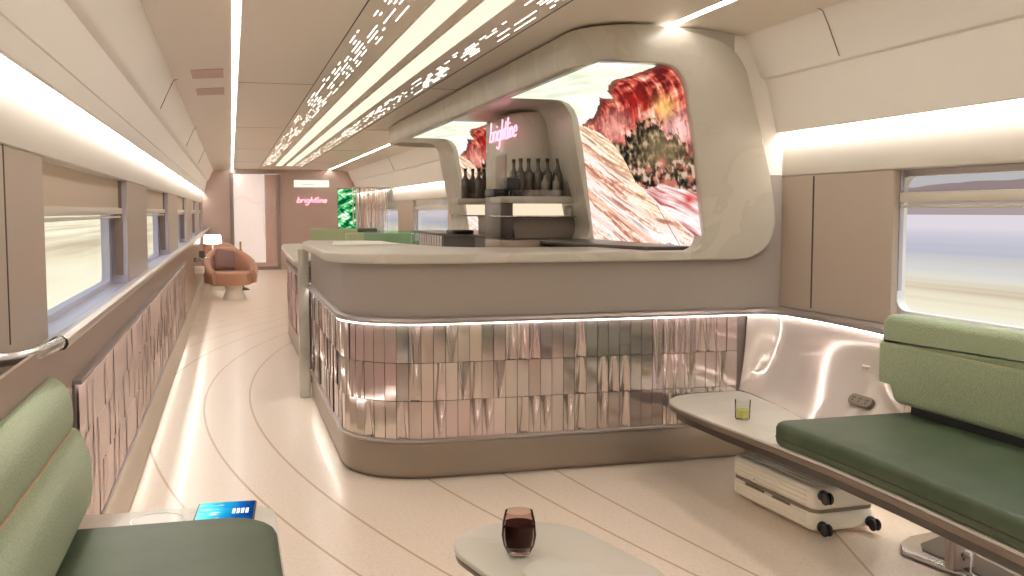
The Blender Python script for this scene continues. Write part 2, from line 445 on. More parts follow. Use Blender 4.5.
# sill ledge with rounded nose and its brushed return end
t = MB(); prof = [(-.70, .865), (-.60, .872), (-.515, .925), (-.49, .945), (-.468, .948), (-.455, .938), (-.452, .922), (-.462, .908), (-.50, .905), (-.70, .85)]
t.strip(prof, 3.06, YF, close=True)
tr = struct(t.build('trim_3', M['ledge'], ang=40))
MB().tube([(-.60, 2.72, .93), (-.575, 2.70, .93), (-.53, 2.74, .93), (-.49, 2.85, .93), (-.475, 3.0, .93), (-.472, 3.2, .93)], .017, 10).build('handrail_end', M['steel'], tr)
MB().strip([(-.70, .866), (-.60, .8735), (-.53, .917)], 3.64, YF).build('sill_top', M['sky_tint'], tr)
# baseboards
b = MB(); b.prism([(-.50, .0), (-.455, .0), (-.452, .02), (-.482, .17), (-.50, .17)], YB, YF, axis='y')
struct(b.build('baseboard_left', M['base'], smooth=False))
b = MB(); b.box(2.82, 2.86, YB, 4.7, 0, .19)
struct(b.build('baseboard_right', M['base'], smooth=False))
# end wall with the door
b = MB()
b.box(-.8, .03, YF, YF + .06, 0, 2.3); b.box(1.02, 3.05, YF, YF + .06, 0, 2.3); b.box(.03, 1.02, YF, YF + .06, 2.13, 2.3)
we = struct(b.build('wall_front', M['end'], smooth=False))
b = MB()
b.box(-.5, .0, YF - .012, YF, 1.54, 1.555); b.box(1.06, 2.3, YF - .012, YF, 1.52, 1.535)
b.build('pink_line', M['pink'], we, smooth=False)
b = MB(); b.box(-.02, .06, YF - .03, YF, 0, 2.14, .006); b.box(.985, 1.06, YF - .03, YF, 0, 2.12, .006); b.box(-.02, 1.06, YF - .035, YF, 0, .07)
b.build('door_post', mat('grey_post', (.30, .24, .22), .4), we)
dr = bpy.data.objects.new('door_1', None); C.objects.link(dr); dr['kind'] = 'structure'; dr.location = (.5, YF + .02, .05)
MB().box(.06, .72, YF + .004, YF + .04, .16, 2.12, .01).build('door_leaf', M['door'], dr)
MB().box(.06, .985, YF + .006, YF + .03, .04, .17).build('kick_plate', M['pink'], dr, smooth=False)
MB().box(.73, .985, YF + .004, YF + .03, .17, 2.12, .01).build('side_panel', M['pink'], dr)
b = MB(); b.tube([(.70, YF - .02, 1.2), (.70, YF - .02, .9), (.71, YF - .02, .80)], .012, 6).build('pull_handle', M['white'], dr)
pts = [(.08 + .64 * i / 24, YF + .002, 1.55 + .07 * math.sin(i / 24 * 2 * PI * .95)) for i in range(25)]
MB().tube(pts, .006, 5).build('wave_line', mat('wave_relief', (.85, .70, .68), .4), dr)
MB().box(-.8, 3.05, YB - .06, YB, 0, 2.3).build('wall_back', M['end'], smooth=False)['kind'] = 'structure'

# ------------------------------------------------------------------ ceiling lights
for i, (x0, x1, lab) in enumerate(((.888, 1.026, 'wide warm ceiling light bar, the left one of the pair'), (1.095, 1.228, 'wide warm ceiling light bar, the right one of the pair'))):
    t = thing('ceiling_light', lab, 'ceiling light', ((x0 + x1) / 2, 10, ZC), group='ceiling light bars')
    MB().box(x0, x1, YB, 21.2, ZC - .004, ZC - .001).build('diffuser', M['bars'], t, smooth=False)
    b = MB()
    for x in (x0 - .006, x1): b.box(x, x + .006, YB, 21.2, ZC - .008, ZC)
    b.build('frame', M['ceiling'], t, smooth=False)
rnd = random.Random(3)
for (x0, x1, lab) in ((.655, .80, 'perforated light strip of short glowing slots left of the light bars'), (1.305, 1.435, 'perforated light strip of short glowing slots between light bars and bar canopy')):
    b = MB(); cols = 7
    for c in range(cols):
        x = x0 + (x1 - x0) * c / (cols - 1); y = 2.6 + rnd.random() * .3
        while y < 21:
            L = rnd.choice((.08, .14, .24, .38))
            if rnd.random() < .58: b.quad((x - .0028, y, ZC - .0015), (x + .0028, y, ZC - .0015), (x + .0028, y + L, ZC - .0015), (x - .0028, y + L, ZC - .0015))
            y += L + .08 + rnd.random() * .15
    o = b.build('slot_light', M['slots'], smooth=False); tag(o, lab, 'ceiling light', 'ceiling slot lights')
for y0, lab in ((6.87, 'nearer pinkish vent grille in the left ceiling panel'), (7.9, 'farther pinkish vent grille in the left ceiling panel')):
    t = thing('ceiling_vent', lab, 'vent', (-.13, y0, 2.22), group='ceiling vents')
    tb = MB(); tb.prism([(-.235, ZC - .0267), (-.235, ZC - .0207), (-.03, ZC - .0068), (-.03, ZC - .0128)], y0, y0 + .42, axis='y')
    tb.build('grille', mat('grille_pink', (.62, .46, .42), .8), t, smooth=False)

# ------------------------------------------------------------------ mirror tile relief
def resample(path, step):
    out = []; acc = 0; nr = normals(path); d = [0]
    for a, c in zip(path, path[1:]): d.append(d[-1] + math.hypot(c[0] - a[0], c[1] - a[1]))
    def at(s):
        s = min(max(s, 0), d[-1])
        for i in range(len(d) - 1):
            if s <= d[i + 1] + 1e-9:
                t = (s - d[i]) / max(d[i + 1] - d[i], 1e-9)
                p = (path[i][0] + (path[i + 1][0] - path[i][0]) * t, path[i][1] + (path[i + 1][1] - path[i][1]) * t)
                q = (nr[i][0] + (nr[i + 1][0] - nr[i][0]) * t, nr[i][1] + (nr[i + 1][1] - nr[i][1]) * t)
                return p, q
        return path[-1], nr[-1]
    return at, d[-1]
def tiles(path, z0, z1, w=.06, rows=3, seed=1, flute=.42, tilt=.004, dep=.016):
    at, L = resample(path, w); rn = random.Random(seed); b = MB(); bm = b.bm
    nt_ = int(L / w); hh = (z1 - z0) / rows
    for i in range(nt_):
        for r_ in range(rows):
            kind = rn.random() < flute + (.14 if r_ == 1 else 0); tx = rn.gauss(0, tilt); tz = rn.gauss(0, tilt)
            flip = rn.random() < .5
            a, c, g = i * w + .0014, (i + 1) * w - .0014, .0014
            nx, nz = (12, 6) if kind else (1, 1)
            vs = []
            for q in range(nz + 1):
                row = []
                for p in range(nx + 1):
                    fx, fz = p / nx, q / nz
                    P, N = at(a + (c - a) * fx); off = (fx - .5) * tx * w * 8 + (fz - .5) * tz * .2
                    if kind:
                        vz = fz if flip else 1 - fz
                        wd = .13 + .33 * vz ** 1.4                      # half width of the flute, tapering
                        dx = abs(fx - .5)
                        env = math.sin(PI * min(max(.5 * vz + .25, 0), 1))
                        off += -dep * max(0, 1 - (dx / wd) ** 2) * (.35 + .65 * vz) + .002
                    row.append(bm.verts.new((P[0] + N[0] * off, P[1] + N[1] * off, z0 + r_ * hh + g + (hh - 2 * g) * fz)))
                vs.append(row)
            for q in range(nz):
                for p in range(nx): bm.faces.new((vs[q][p], vs[q][p + 1], vs[q + 1][p + 1], vs[q + 1][p]))
    return b
pathL = [(-.478, 3.4), (-.478, 11.0)]
t = thing('mirror_wall_panel', 'long rosy mirror tile panel below the left window ledge', 'wall panel', (-.49, 7, .19))
tiles([(x, y) for x, y in pathL], .20, .742, seed=5, tilt=.001, dep=.005, flute=.28).build('tiles', M['mirror_pink'], t, dedupe=False, ang=60)
# normals() of this path faces -x; flip by building the backing as a box
MB().box(-.497, -.486, 3.38, 11.02, .19, .757).build('backing', M['tile_back'], t, smooth=False)
MB().box(-.497, -.462, 3.36, 11.04, .757, .772, .004).build('top_rail', M['rail'], t)
MB().box(-.497, -.470, 3.36, 11.04, .183, .195, .003).build('bottom_rail', M['rail'], t)
MB().box(-.482, -.468, 3.4, 11.0, .7535, .7565).build('led_strip', M['dado_led'], t, smooth=False)
t = thing('floor_strip_light', 'glowing strip along the foot of the left wall', 'strip light', (-.42, 8, .01))
MB().box(-.485, -.477, 1.5, 11, .172, .177).build('led_strip', M['floor_led'], t, smooth=False)

# ------------------------------------------------------------------ bar
YBAR = 4.70
bar_path = ([(.522, 7.05), (.522, 6.2), (.522, 5.5)] + arc(.522 + .40, YBAR + .40, .40, 180, 270, 14)[0:] +
            [(1.4, YBAR), (2.0, YBAR), (2.4, YBAR)] + [(2.52, YBAR), (2.60, YBAR)])
# outward normal must point left/towards camera: path direction chosen so (dy,-dx) is outward
def outward(path):
    nx, ny = normals(path)[len(path) - 2]
    return path if ny < 0 else path[::-1]
bar_path = outward(bar_path)
t = thing('bar_counter', 'curved taupe bar counter clad in pinkish mirror tiles', 'bar counter', (1.5, YBAR, 0))
# solid core following the same outline
def offset_path(path, o): return [(x + nx * o, y + ny * o) for (x, y), (nx, ny) in zip(path, normals(path))]
MB().sweep(bar_path, [(-.004, .79), (-.004, 1.052), (-.06, 1.052), (-.06, .79)]).build('upper_body', M['body'], t)
MB().sweep(bar_path, [(-.014, .19), (-.014, .76), (-.06, .76), (-.06, .19)]).build('tile_backing', M['tile_back'], t)
MB().sweep(bar_path, [(0.0, .022), (-.004, .17), (-.012, .19), (-.07, .19), (-.07, .0), (-.03, .0), (-.03, .022)]).build('kick_base', M['kick'], t)
MB().sweep(bar_path, [(.010, .183), (.016, .187), (.016, .197), (.010, .201), (-.02, .201), (-.02, .183)]).build('lower_rail', M['rail'], t)
MB().sweep(bar_path, [(.006, .762), (.020, .764), (.026, .775), (.020, .788), (.004, .796), (-.02, .796), (-.02, .762)]).build('upper_rail', M['rail'], t)
MB().sweep(bar_path, [(.002, .7575), (.014, .7575), (.014, .7605), (.002, .7605)]).build('led_strip', M['dado_led'], t, smooth=False)
tiles(bar_path, .201, .757, seed=11).build('mirror_tiles', M['tile'], t, dedupe=False, ang=60)
# floor glow under the aisle side of the bar
t2 = thing('floor_strip_light', 'glowing strip along the aisle side foot of the bar counter', 'strip light', (.50, 6, .01))
MB().sweep([(x - .008, y) for x, y in ((.522, 5.1), (.522, 5.6), (.522, 7.0))], [(0, .176), (.006, .176), (.006, .181), (0, .181)]).build('led_strip', M['floor_led'], t2, smooth=False)

# glossy curved dado turning the corner to the right wall, flaring to the bench
t = thing('mirror_wall_panel', 'smooth glossy curved panel between the bar and the right bench', 'wall panel', (2.7, 4.4, .2))
top = [(2.60, YBAR)] + arc(2.60, YBAR - .165, .165, 90, 10, 6)[1:] + [(2.775, 4.40), (2.775, 4.2), (2.765, 4.0), (2.745, 3.75), (2.738, 3.62), (2.735, 3.55)]
bot = [(2.56, YBAR)] + [(2.565, 4.68), (2.568, 4.65), (2.57, 4.61), (2.568, 4.56), (2.562, 4.50), (2.556, 4.45)] + [(2.545, 4.34), (2.52, 4.15), (2.48, 3.97), (2.44, 3.75), (2.47, 3.62), (2.70, 3.585)]
k = min(len(top), len(bot))
b = MB(); rows = []
for i in range(k):
    col = []
    for j in range(15):
        s_ = j / 14
        e = 1 - (1 - s_) ** 1.0
        # vertical first, sweeping out near the foot
        w_ = s_ ** 1.8
        z = .757 - (.757 - .362) * (s_ if i < 4 else (1 - (1 - s_) ** 1.25))
        col.append(b.bm.verts.new((top[i][0] + (bot[i][0] - top[i][0]) * w_, top[i][1] + (bot[i][1] - top[i][1]) * w_, z)))
    rows.append(col)
for i in range(k - 1):
    for j in range(14): b.bm.faces.new((rows[i][j], rows[i + 1][j], rows[i + 1][j + 1], rows[i][j + 1]))
b.build('curved_panel', M['mirror'], t, ang=80)
b = MB(); q = [rows_ for rows_ in top]
b.sweep(outward(top) if False else top, [(0.002, .762), (.018, .764), (.024, .775), (.018, .788), (0.0, .796), (-.01, .796), (-.01, .762)])
b.build('upper_rail', M['rail'], t)
MB().sweep(top, [(.002, .7575), (.014, .7575), (.014, .7605), (.002, .7605)]).build('led_strip', M['dado_led'], t, smooth=False)
b = MB(); b.prism(top + [(2.815, 3.55), (2.815, YBAR + .03), (2.60, YBAR + .03)], .788, .796); b.build('ledge', M['body'], t, smooth=False)
MB().box(2.60, 2.85, 4.69, 4.78, 0, .36).build('lower_return', M['kick'], t, smooth=False)

# oval socket plate & drink coaster on the flare
def oval(cx, cz, a, h, k=8): return arc(cx + a - h, cz, h, -90, 90, k) + arc(cx - a + h, cz, h, 90, 270, k)
mt = Matrix.Translation((2.60, 3.70, .485)) @ Matrix.Rotation(R(-90), 4, 'Z') @ Matrix.Rotation(R(-38), 4, 'X')
t = thing('power_outlet', 'oval dark socket plate on the glossy panel beside the right backrest', 'power outlet', (2.60, 3.70, .47))
MB().prism(oval(0, 0, .080, .025), -.008, .012, bev=.003, axis='y', mtx=mt).build('plate', M['cab'], t)
for dx in (-.045, 0, .045):
    b = MB()
    for ex, ez in ((-.007, .006), (.007, .006), (0, -.008)):
        b.box(dx + ex - .002, dx + ex + .002, -.0095, -.004, ez - .004, ez + .004, mtx=mt)
    b.build('socket', M['black'], t, smooth=False)
t = thing('coaster', 'small round coaster on the glossy ledge by the right backrest', 'coaster', (2.72, 3.82, .60))
MB().lathe([(0, 0), (.04, 0), (.045, .004), (.045, .012), (.04, .016), (0, .016)], (2.745, 3.83, .60), 24).build('disc', M['stone'], t)
MB().box(2.72, 2.85, 3.79, 3.87, .588, .60, .003).build('bracket', M['rail'], t)

# worktop
ctop = [(.447, 6.7), (.447, 5.4)] + arc(.447 + .46, 4.65 + .46, .46, 180, 270, 16) + [(1.4, 4.65), (2.2, 4.65), (2.252, 4.65)]
inner = [(2.252, 4.77), (2.06, 4.79), (1.98, 5.36), (1.55, 5.40)] + [(1.30, 5.48), (1.18, 5.62), (1.10, 5.9), (.98, 6.7), (.90, 7.05), (.50, 7.05)]
b = MB(); b.prism(ctop + inner, 1.052, 1.10, bev=.010, seg=3)
wt = b.build('bar_worktop', M['stone'])
tag(wt, 'pale stone worktop with a rounded corner on the front bar counter', 'worktop')
b = MB(); b.prism([(.56, 5.9), (.64, 6.6), (.95, 6.62), (.98, 5.95)], 1.1005, 1.107, bev=.002)
o = b.build('counter_mat', mat('pale_mat', (.86, .84, .80), .3)); tag(o, 'thin pale mat lying on the far end of the front bar worktop', 'mat')
# wall behind ring to the right and the inside lining of bar
b = MB(); b.box(2.42, 2.82, YBAR + .012, YBAR + .05, .79, 1.49)
pb = struct(b.build('partition_bar', M['body'], smooth=False))
MB().box(2.30, 2.82, YBAR + .010, YBAR + .05, 1.49, 2.2).build('upper_panel', M['bin'], pb, smooth=False)

# canopy ring: outer / inner profiles in XZ
P_in = [(2.0, 2.034), (2.05, 2.034), (2.10, 2.030), (2.15, 2.012), (2.188, 1.972), (2.216, 1.91), (2.230, 1.813), (2.253, 1.69), (2.272, 1.56), (2.302, 1.33), (2.318, 1.23), (2.314, 1.17), (2.29, 1.12), (2.25, 1.10)]
P_out = [(2.0, 2.222), (2.14, 2.212), (2.30, 2.185), (2.41, 2.155), (2.49, 2.10), (2.54, 2.03), (2.565, 1.96), (2.60, 1.84), (2.65, 1.66), (2.70, 1.46), (2.728, 1.28), (2.722, 1.20), (2.695, 1.135), (2.65, 1.09), (2.59, 1.062), (2.52, 1.052), (2.25, 1.052)]
def smoothline(P, k=4):
    out = []
    for i in range(len(P) - 1):
        p0 = P[max(i - 1, 0)]; p1 = P[i]; p2 = P[i + 1]; p3 = P[min(i + 2, len(P) - 1)]
        for j in range(k):
            s_ = j / k
            out.append(tuple(.5 * ((2 * p1[c]) + (-p0[c] + p2[c]) * s_ + (2 * p0[c] - 5 * p1[c] + 4 * p2[c] - p3[c]) * s_ ** 2 + (-p0[c] + 3 * p1[c] - 3 * p2[c] + p3[c]) * s_ ** 3) for c in range(2)))
    out.append(P[-1]); return out
Pi, Po = smoothline(P_in, 3), smoothline(P_out, 3)
t = thing('bar_canopy', 'large beige marble arch canopy framing the back of the bar', 'canopy', (2.0, 5.0, 1.1))
b = MB()
b.prism(Pi + Po[::-1], 4.65, 4.76, bev=.012, seg=3, axis='y', skip=2.0)
b.build('front_arch', M['marble'], t, ang=50)
# fascia along the aisle with rounded front corner
fx = 1.685
fpath = [(2.03, 4.6495), (2.015, 4.6495)] + arc(fx + .315, 4.6495 + .34, .315, 270, 180, 16, .34) + [(fx, 5.5), (fx, 7.5), (fx, 10.6)] + arc(fx + .5, 10.95, .5, 180, 100, 10) + [(2.9, 11.50)]
b = MB()
fp = [(0.0, 2.212), (-.003, 2.219), (-.010, 2.222), (-.06, 2.222), (-.06, 2.034), (-.012, 2.034), (-.004, 2.037), (0, 2.046)]
if normals(fpath)[19][0] > 0: fpath = fpath[::-1]
b.sweep(fpath, fp)
b.build('fascia', M['marble'], t, ang=50)
# roof slab + closing underside where there is no display (between displays, over tower) and beyond the far rib
b = MB()
b.prism([(1.75, 5.0), (1.80, 4.86), (1.90, 4.77), (2.02, 4.70), (2.5, 4.70), (2.5, 11.4), (2.1, 11.38), (1.90, 11.25), (1.76, 11.0)], 2.10, 2.222)
b.build('roof', M['marble'], t, smooth=False)
def rib(y0, y1, name, off=.0):
    bb = MB()
    q = [(x, z) for x, z in Pi if z > 1.06]
    bb.prism([(1.73, 2.032)] + [(x - off * min(1, max(.45, (z - .7) / 1.0)), z - .004) for x, z in q] + [(2.26, 1.06), (2.5, 1.06), (2.62, 1.6), (2.5, 2.15), (1.73, 2.15)], y0, y1, bev=.008, axis='y')
    bb.build(name, M['marble'], t, ang=50)
rib(6.27, 8.0, 'middle_rib', .055)
rib(9.9, 10.62, 'far_rib', .055)

# displays
def prof_at(tt, P=[(1.745, 2.028), (2.03, 2.027), (2.09, 2.023), (2.142, 2.004), (2.180, 1.965), (2.208, 1.905), (2.222, 1.811), (2.245, 1.69), (2.264, 1.56), (2.294, 1.33), (2.33, 1.07)]):
    for a, c in zip(P, P[1:]):
        L = math.hypot(c[0] - a[0], c[1] - a[1])
        if tt <= L: return (a[0] + (c[0] - a[0]) * tt / L, a[1] + (c[1] - a[1]) * tt / L)
        tt -= L
    return P[-1]
TMAX = 1.37
def interp(tbl, x):
    if x <= tbl[0][0]: return tbl[0][1]
    for (a, va), (c, vc) in zip(tbl, tbl[1:]):
        if x <= c: return va + (vc - va) * (x - a) / (c - a)
    return tbl[-1][1]
def mixc(a, c, f): f = max(0, min(1, f)); return tuple(a[i] + (c[i] - a[i]) * f for i in range(3))
def N(x, y, z=0, o=4): return .5 + .5 * noise.fractal(Vector((x, y, z)), 1.0, 2.0, o)
def ramp(cols, f):
    f = max(0, min(.9999, f)) * (len(cols) - 1); i = int(f); return mixc(cols[i], cols[i + 1], f - i)
SKYL = [(0, .57), (.1, .56), (.30, .53), (.45, .47), (.49, .44), (.54, .43), (.70, .455), (.71, .40), (.76, .385), (.80, .37), (1.03, .31), (1.17, .325), (1.6, .32)]
WAVE = [(-.1, .54), (.12, .58), (.36, .64), (.53, .71), (.68, .81), (.83, .96), (.96, 1.005), (1.22, .98), (1.36, 1.01), (1.62, 1.03)]
BRUSH = [(.50, .80), (.6, .74), (.85, .69), (1.07, .62), (1.26, .66), (1.42, .73), (1.62, .80)]
def gauss(a, tt, a0, t0, ra, rt): return math.exp(-(((a - a0) / ra) ** 2 + ((tt - t0) / rt) ** 2))
def canyon(a, tt):
    """a metres from the far edge (left), tt metres down the picture"""
    j = noise.noise(Vector((a * 14, tt * 14, 3))) * .012 + noise.noise(Vector((a * 40, tt * 30, 13))) * .006
    sk = interp(SKYL, a) + j; wv = interp(WAVE, a) + j * .5
    if tt < sk and tt < wv:
        f = N(a * 1.4 + tt * .9, tt * 4 - a * 1.0, 1, 5)
        return ramp([(.66, .72, .56), (.80, .83, .64), (.94, .92, .75), (.99, .98, .90)], (f - .16) * 2.0)
    if tt < wv:
        d = tt - sk
        n1 = N(a * 4.2, tt * 5.5, 9, 6); n2 = N(a * 13, tt * 18, 4, 6); n3 = N(a * 2.2, tt * 30 + a * 3, 2, 5); nv = N(a * 26, tt * 5, 33, 4)
        lo = interp(BRUSH, a) + (n2 - .5) * .16
        if a > .5 and tt > lo:
            f = N(a * 17, tt * 26, 7, 6); g = N(a * 3.2, tt * 5, 8, 4); h_ = N(a * 7, tt * 12, 31, 5)
            c = ramp([(.012, .010, .010), (.05, .038, .028), (.15, .105, .055), (.30, .20, .11), (.58, .40, .27)], (f - .32) * 2.0 + (g - .5) * .8)
            c = mixc(c, (.34, .24, .12), .45 * max(0, min(1, gauss(a, tt, 1.25, .80, .22, .09) * 1.3)))
            c = mixc(c, (.58, .19, .13), max(0, min(.8, (h_ - .50) * 5 * max(0, min(1, (tt - .82) * 9)))))
            if tt > .86 and f > .60: c = mixc(c, (.72, .50, .38), .6)
            return c
        f = (n1 - .36) * 1.4 + (n2 - .5) * .9 + (n3 - .5) * .6 + (nv - .5) * .5
        c = ramp([(.12, .014, .014), (.44, .05, .04), (.68, .14, .08), (.82, .33, .22), (.92, .58, .45), (.97, .78, .70)], f + .04)
        c = mixc(c, (.88, .42, .34), .60 * gauss(a, tt, .60, .63, .27, .085) * (.6 + n2))
        c = mixc(c, (.42, .015, .012), .85 * min(1, 1.3 * gauss(a, tt, .99, .53, .17, .085)) * (1.25 - nv))
        c = mixc(c, (.97, .58, .15), .80 * gauss(a, tt, 1.36, .585, .13, .055) * (.5 + n2))
        c = mixc(c, (.90, .60, .56), .60 * gauss(a, tt, 1.50, .71, .22, .08) * (.6 + n1))
        cr = abs(N(a * 7, tt * 4.0, 21, 5) - .5)
        if cr < .03: c = mixc(c, (.09, .012, .012), .8 * (1 - cr / .03))
        if d < .035: c = mixc(c, (.13, .06, .035), .85 * (n2 + .3))
        return c
    lobe = a > .94 and tt < 1.03 + .42 * (a - .96)
    bend = .36 * a - .06 * a * a
    w = tt - bend + .012 * noise.noise(Vector((a * 4.5, tt * 3, 15))) + .02 * noise.noise(Vector((a * 1.8, tt * 1.8, 5)))
    s1 = N(a * .9, w * 15, 6, 5); s2 = N(a * 3.0, w * 60, 16, 4); s3 = N(a * 16, w * 70, 26, 4)
    if lobe:
        c = ramp([(.40, .10, .10), (.72, .36, .34), (.86, .64, .61), (.97, .92, .90), (.84, .62, .62)], (s1 - .26) * 1.5 + (s2 - .5) * 1.2)
        c = mixc(c, (.62, .05, .03), gauss(a, tt, 1.52, 1.07, .07, .03))
        if 1.03 + .42 * (a - .96) - tt < .012: c = mixc(c, (.95, .90, .86), .8)
        return c
    c = ramp([(.46, .19, .13), (.78, .40, .26), (.90, .62, .46), (.96, .82, .68), (.99, .97, .93), (.84, .62, .58), (.93, .78, .72)], (s1 - .24) * 1.7 + (s2 - .5) * 1.4 + (s3 - .5) * .9)
    e = tt - wv
    if e < .25: c = mixc(c, (.99, .84, .52), .60 * (1 - e / .25) * (.6 + s2 * .6))
    for w0, wd, cc, am in ((.955, .020, (.99, .97, .94), .9), (1.01, .022, (.80, .40, .22), .75), (.86, .018, (.86, .50, .34), .5), (.72, .016, (.93, .62, .50), .4), (1.14, .016, (.76, .46, .38), .5), (1.22, .015, (.98, .94, .90), .6)):
        q = math.exp(-((w - w0) / wd) ** 2); c = mixc(c, cc, q * am)
    if s2 < .38: c = mixc(c, (.40, .16, .13), min(.8, (.38 - s2) * 7))
    if a > .94 and abs(tt - (1.14 + .9 * (a - 1.15))) < .006 and a > 1.1: c = mixc(c, (.30, .10, .08), .8)
    return c
def jungle(a, tt):
    f = N(a * 3, tt * 9 + a * 4, 3, 5); g = N(a * 7 + 3, tt * 16 - a * 9, 8, 4)
    return ramp([(.0, .08, .03), (.02, .25, .07), (.08, .5, .16), (.35, .75, .35), (.9, 1, .85), (1, 1, .95)], (f - .3) * 1.5 + (g - .5) * 1.0)
def display(name, y0, y1, label, res=.0055, fn=canyon):
    b = MB(); bm = b.bm; ny = int((y1 - y0) / res); ntt = int(TMAX / res)
    lay = bm.loops.layers.float_color.new('picture'); cols = {}
    grid = []
    for i in range(ny + 1):
        y = y1 - (y1 - y0) * i / ny; row = []
        for j in range(ntt + 1):
            tt = TMAX * j / ntt; x, z = prof_at(tt)
            v = bm.verts.new((x, y, z)); cols[v] = (*fn(1.62 * i / ny, tt), 1); row.append(v)
        grid.append(row)
    for i in range(ny):
        for j in range(ntt):
            f = bm.faces.new((grid[i][j], grid[i + 1][j], grid[i + 1][j + 1], grid[i][j + 1]))
            for lp in f.loops: lp[lay] = cols[lp.vert]
    t = thing(name, label, 'display', (2.2, (y0 + y1) / 2, 1.1), group='curved canyon displays')
    b.build('picture', M['display'], t, smooth=True, dedupe=False, ang=80)
    # thin panel body behind
    bb = MB(); P = [prof_at(TMAX * k_ / 24) for k_ in range(25)]
    bb.strip([(x + .012, z + .01) for x, z in P], y0, y1); bb.build('panel_back', M['black'], t)
display('video_wall', 4.672, 6.27, 'glowing curved display of red cliffs and striped rock, right of the bottle tower')
display('video_wall', 8.0, 9.9, 'farther glowing curved canyon display, left of the bottle tower', res=.012)

# ------------------------------------------------------------------ bottle tower
TX = 1.92
t = thing('bottle_tower', 'beige rounded back bar tower with a neon sign and lit shelves', 'shelving', (2.1, 7.0, 1.1))
def tower_shell():
    b = MB(); bm = b.bm; rows = []
    for i in range(15):
        if i <= 10:
            th = PI / 2 * i / 10; y = 6.80 + .30 * (1 - math.cos(th)); xl = TX + .22 * (1 - math.sin(th))
        else: y = 7.10 + .5 * (i - 10) / 4; xl = TX
        ins = .0 if i else .0
        P = [(xl, 1.119), (xl, 1.965), (xl + .008, 1.99), (xl + .03, 2.004), (max(2.08, xl + .05), 2.005)] + arc(2.08 + .09, 1.865, .14, 80, 8, 8) + [(2.325, 1.6), (2.34, 1.35), (2.36, 1.119)]
        rows.append([bm.verts.new((x, y, z)) for x, z in P])
    k = len(rows[0])
    for i in range(14):
        for j in range(k): bm.faces.new((rows[i][j], rows[i][(j + 1) % k], rows[i + 1][(j + 1) % k], rows[i + 1][j]))
    bm.faces.new(rows[0]); bm.faces.new(rows[-1])
    return b
tower_shell().build('body', M['marble'], t, ang=50)
MB().box(TX - .004, TX + .03, 7.02, 7.32, 1.40, 1.72, .02, 3).build('recess_shade_box', M['kick'], t)  # proud dark box in place of a recess, its shade put into the colour
# near shelves: lit bay between box shelf and floor plate
def shelf_unit(x0, x1, y0, y1, tt, near=True):
    MB().box(x0, x1, y0, y1, 1.355, 1.402, .004).build('shelf_box', M['marble'], tt)
    MB().box(x0, x1, y0, y1, 1.262, 1.272, .003).build('shelf_plate', M['steel'], tt)
    MB().box(x0 + .13, x1 - .02, y1 - .03, y1 - .01, 1.272, 1.355).build('lit_bay', M['bay'], tt, smooth=False)
    b = MB(); q = [(x0 + .09, y0 + .02), (x1 - .07, y0 + .02), (x1 - .07, y1 - .05), (x0 + .09, y1 - .05)]
    b.quad(*[(x, y, 1.403) for x, y in q])
    for (a, c), (d, e) in zip(q, q[1:] + q[:1]): b.quad((a, c, 1.403), (d, e, 1.403), (d, e, 1.446), (a, c, 1.446))
    b.build('clear_tray', M['tray'], tt, smooth=False)
M['tray'] = glassy('clear_tray', (.86, .84, .78), .55, .12)
shelf_unit(1.74, 2.34, 6.50, 6.795, t)
shelf_unit(1.72, 2.28, 7.72, 7.98, t)
MB().prism([(1.86, 1.119), (1.83, 1.262), (2.36, 1.262), (2.37, 1.119)], 6.56, 6.798, axis='y').build('lower_cabinet', M['cab'], t, smooth=False)
b = MB(); b.prism([(1.93, 1.09), (1.93, 1.262), (2.3, 1.262), (2.3, 1.09)], 7.6, 7.9, axis='y')
b.build('lower_cabinet', M['cab'], t, smooth=False)
# dark post with equipment
t = thing('coffee_machine', 'dark boxy drinks machine on a post beside the bottle shelves', 'coffee machine', (1.79, 6.8, 1.1))
MB().box(1.745, 1.835, 6.52, 6.95, 1.09, 1.40, .008).build('post', M['dark'], t)
MB().box(1.72, 1.83, 6.60, 6.86, 1.40, 1.455, .012).build('base', M['black'], t)
MB().box(1.80, 1.89, 6.55, 6.75, 1.44, 1.53, .01).build('head', M['black'], t)
MB().box(1.84, 1.90, 6.50, 6.60, 1.40, 1.44, .01).build('spout', M['black'], t)

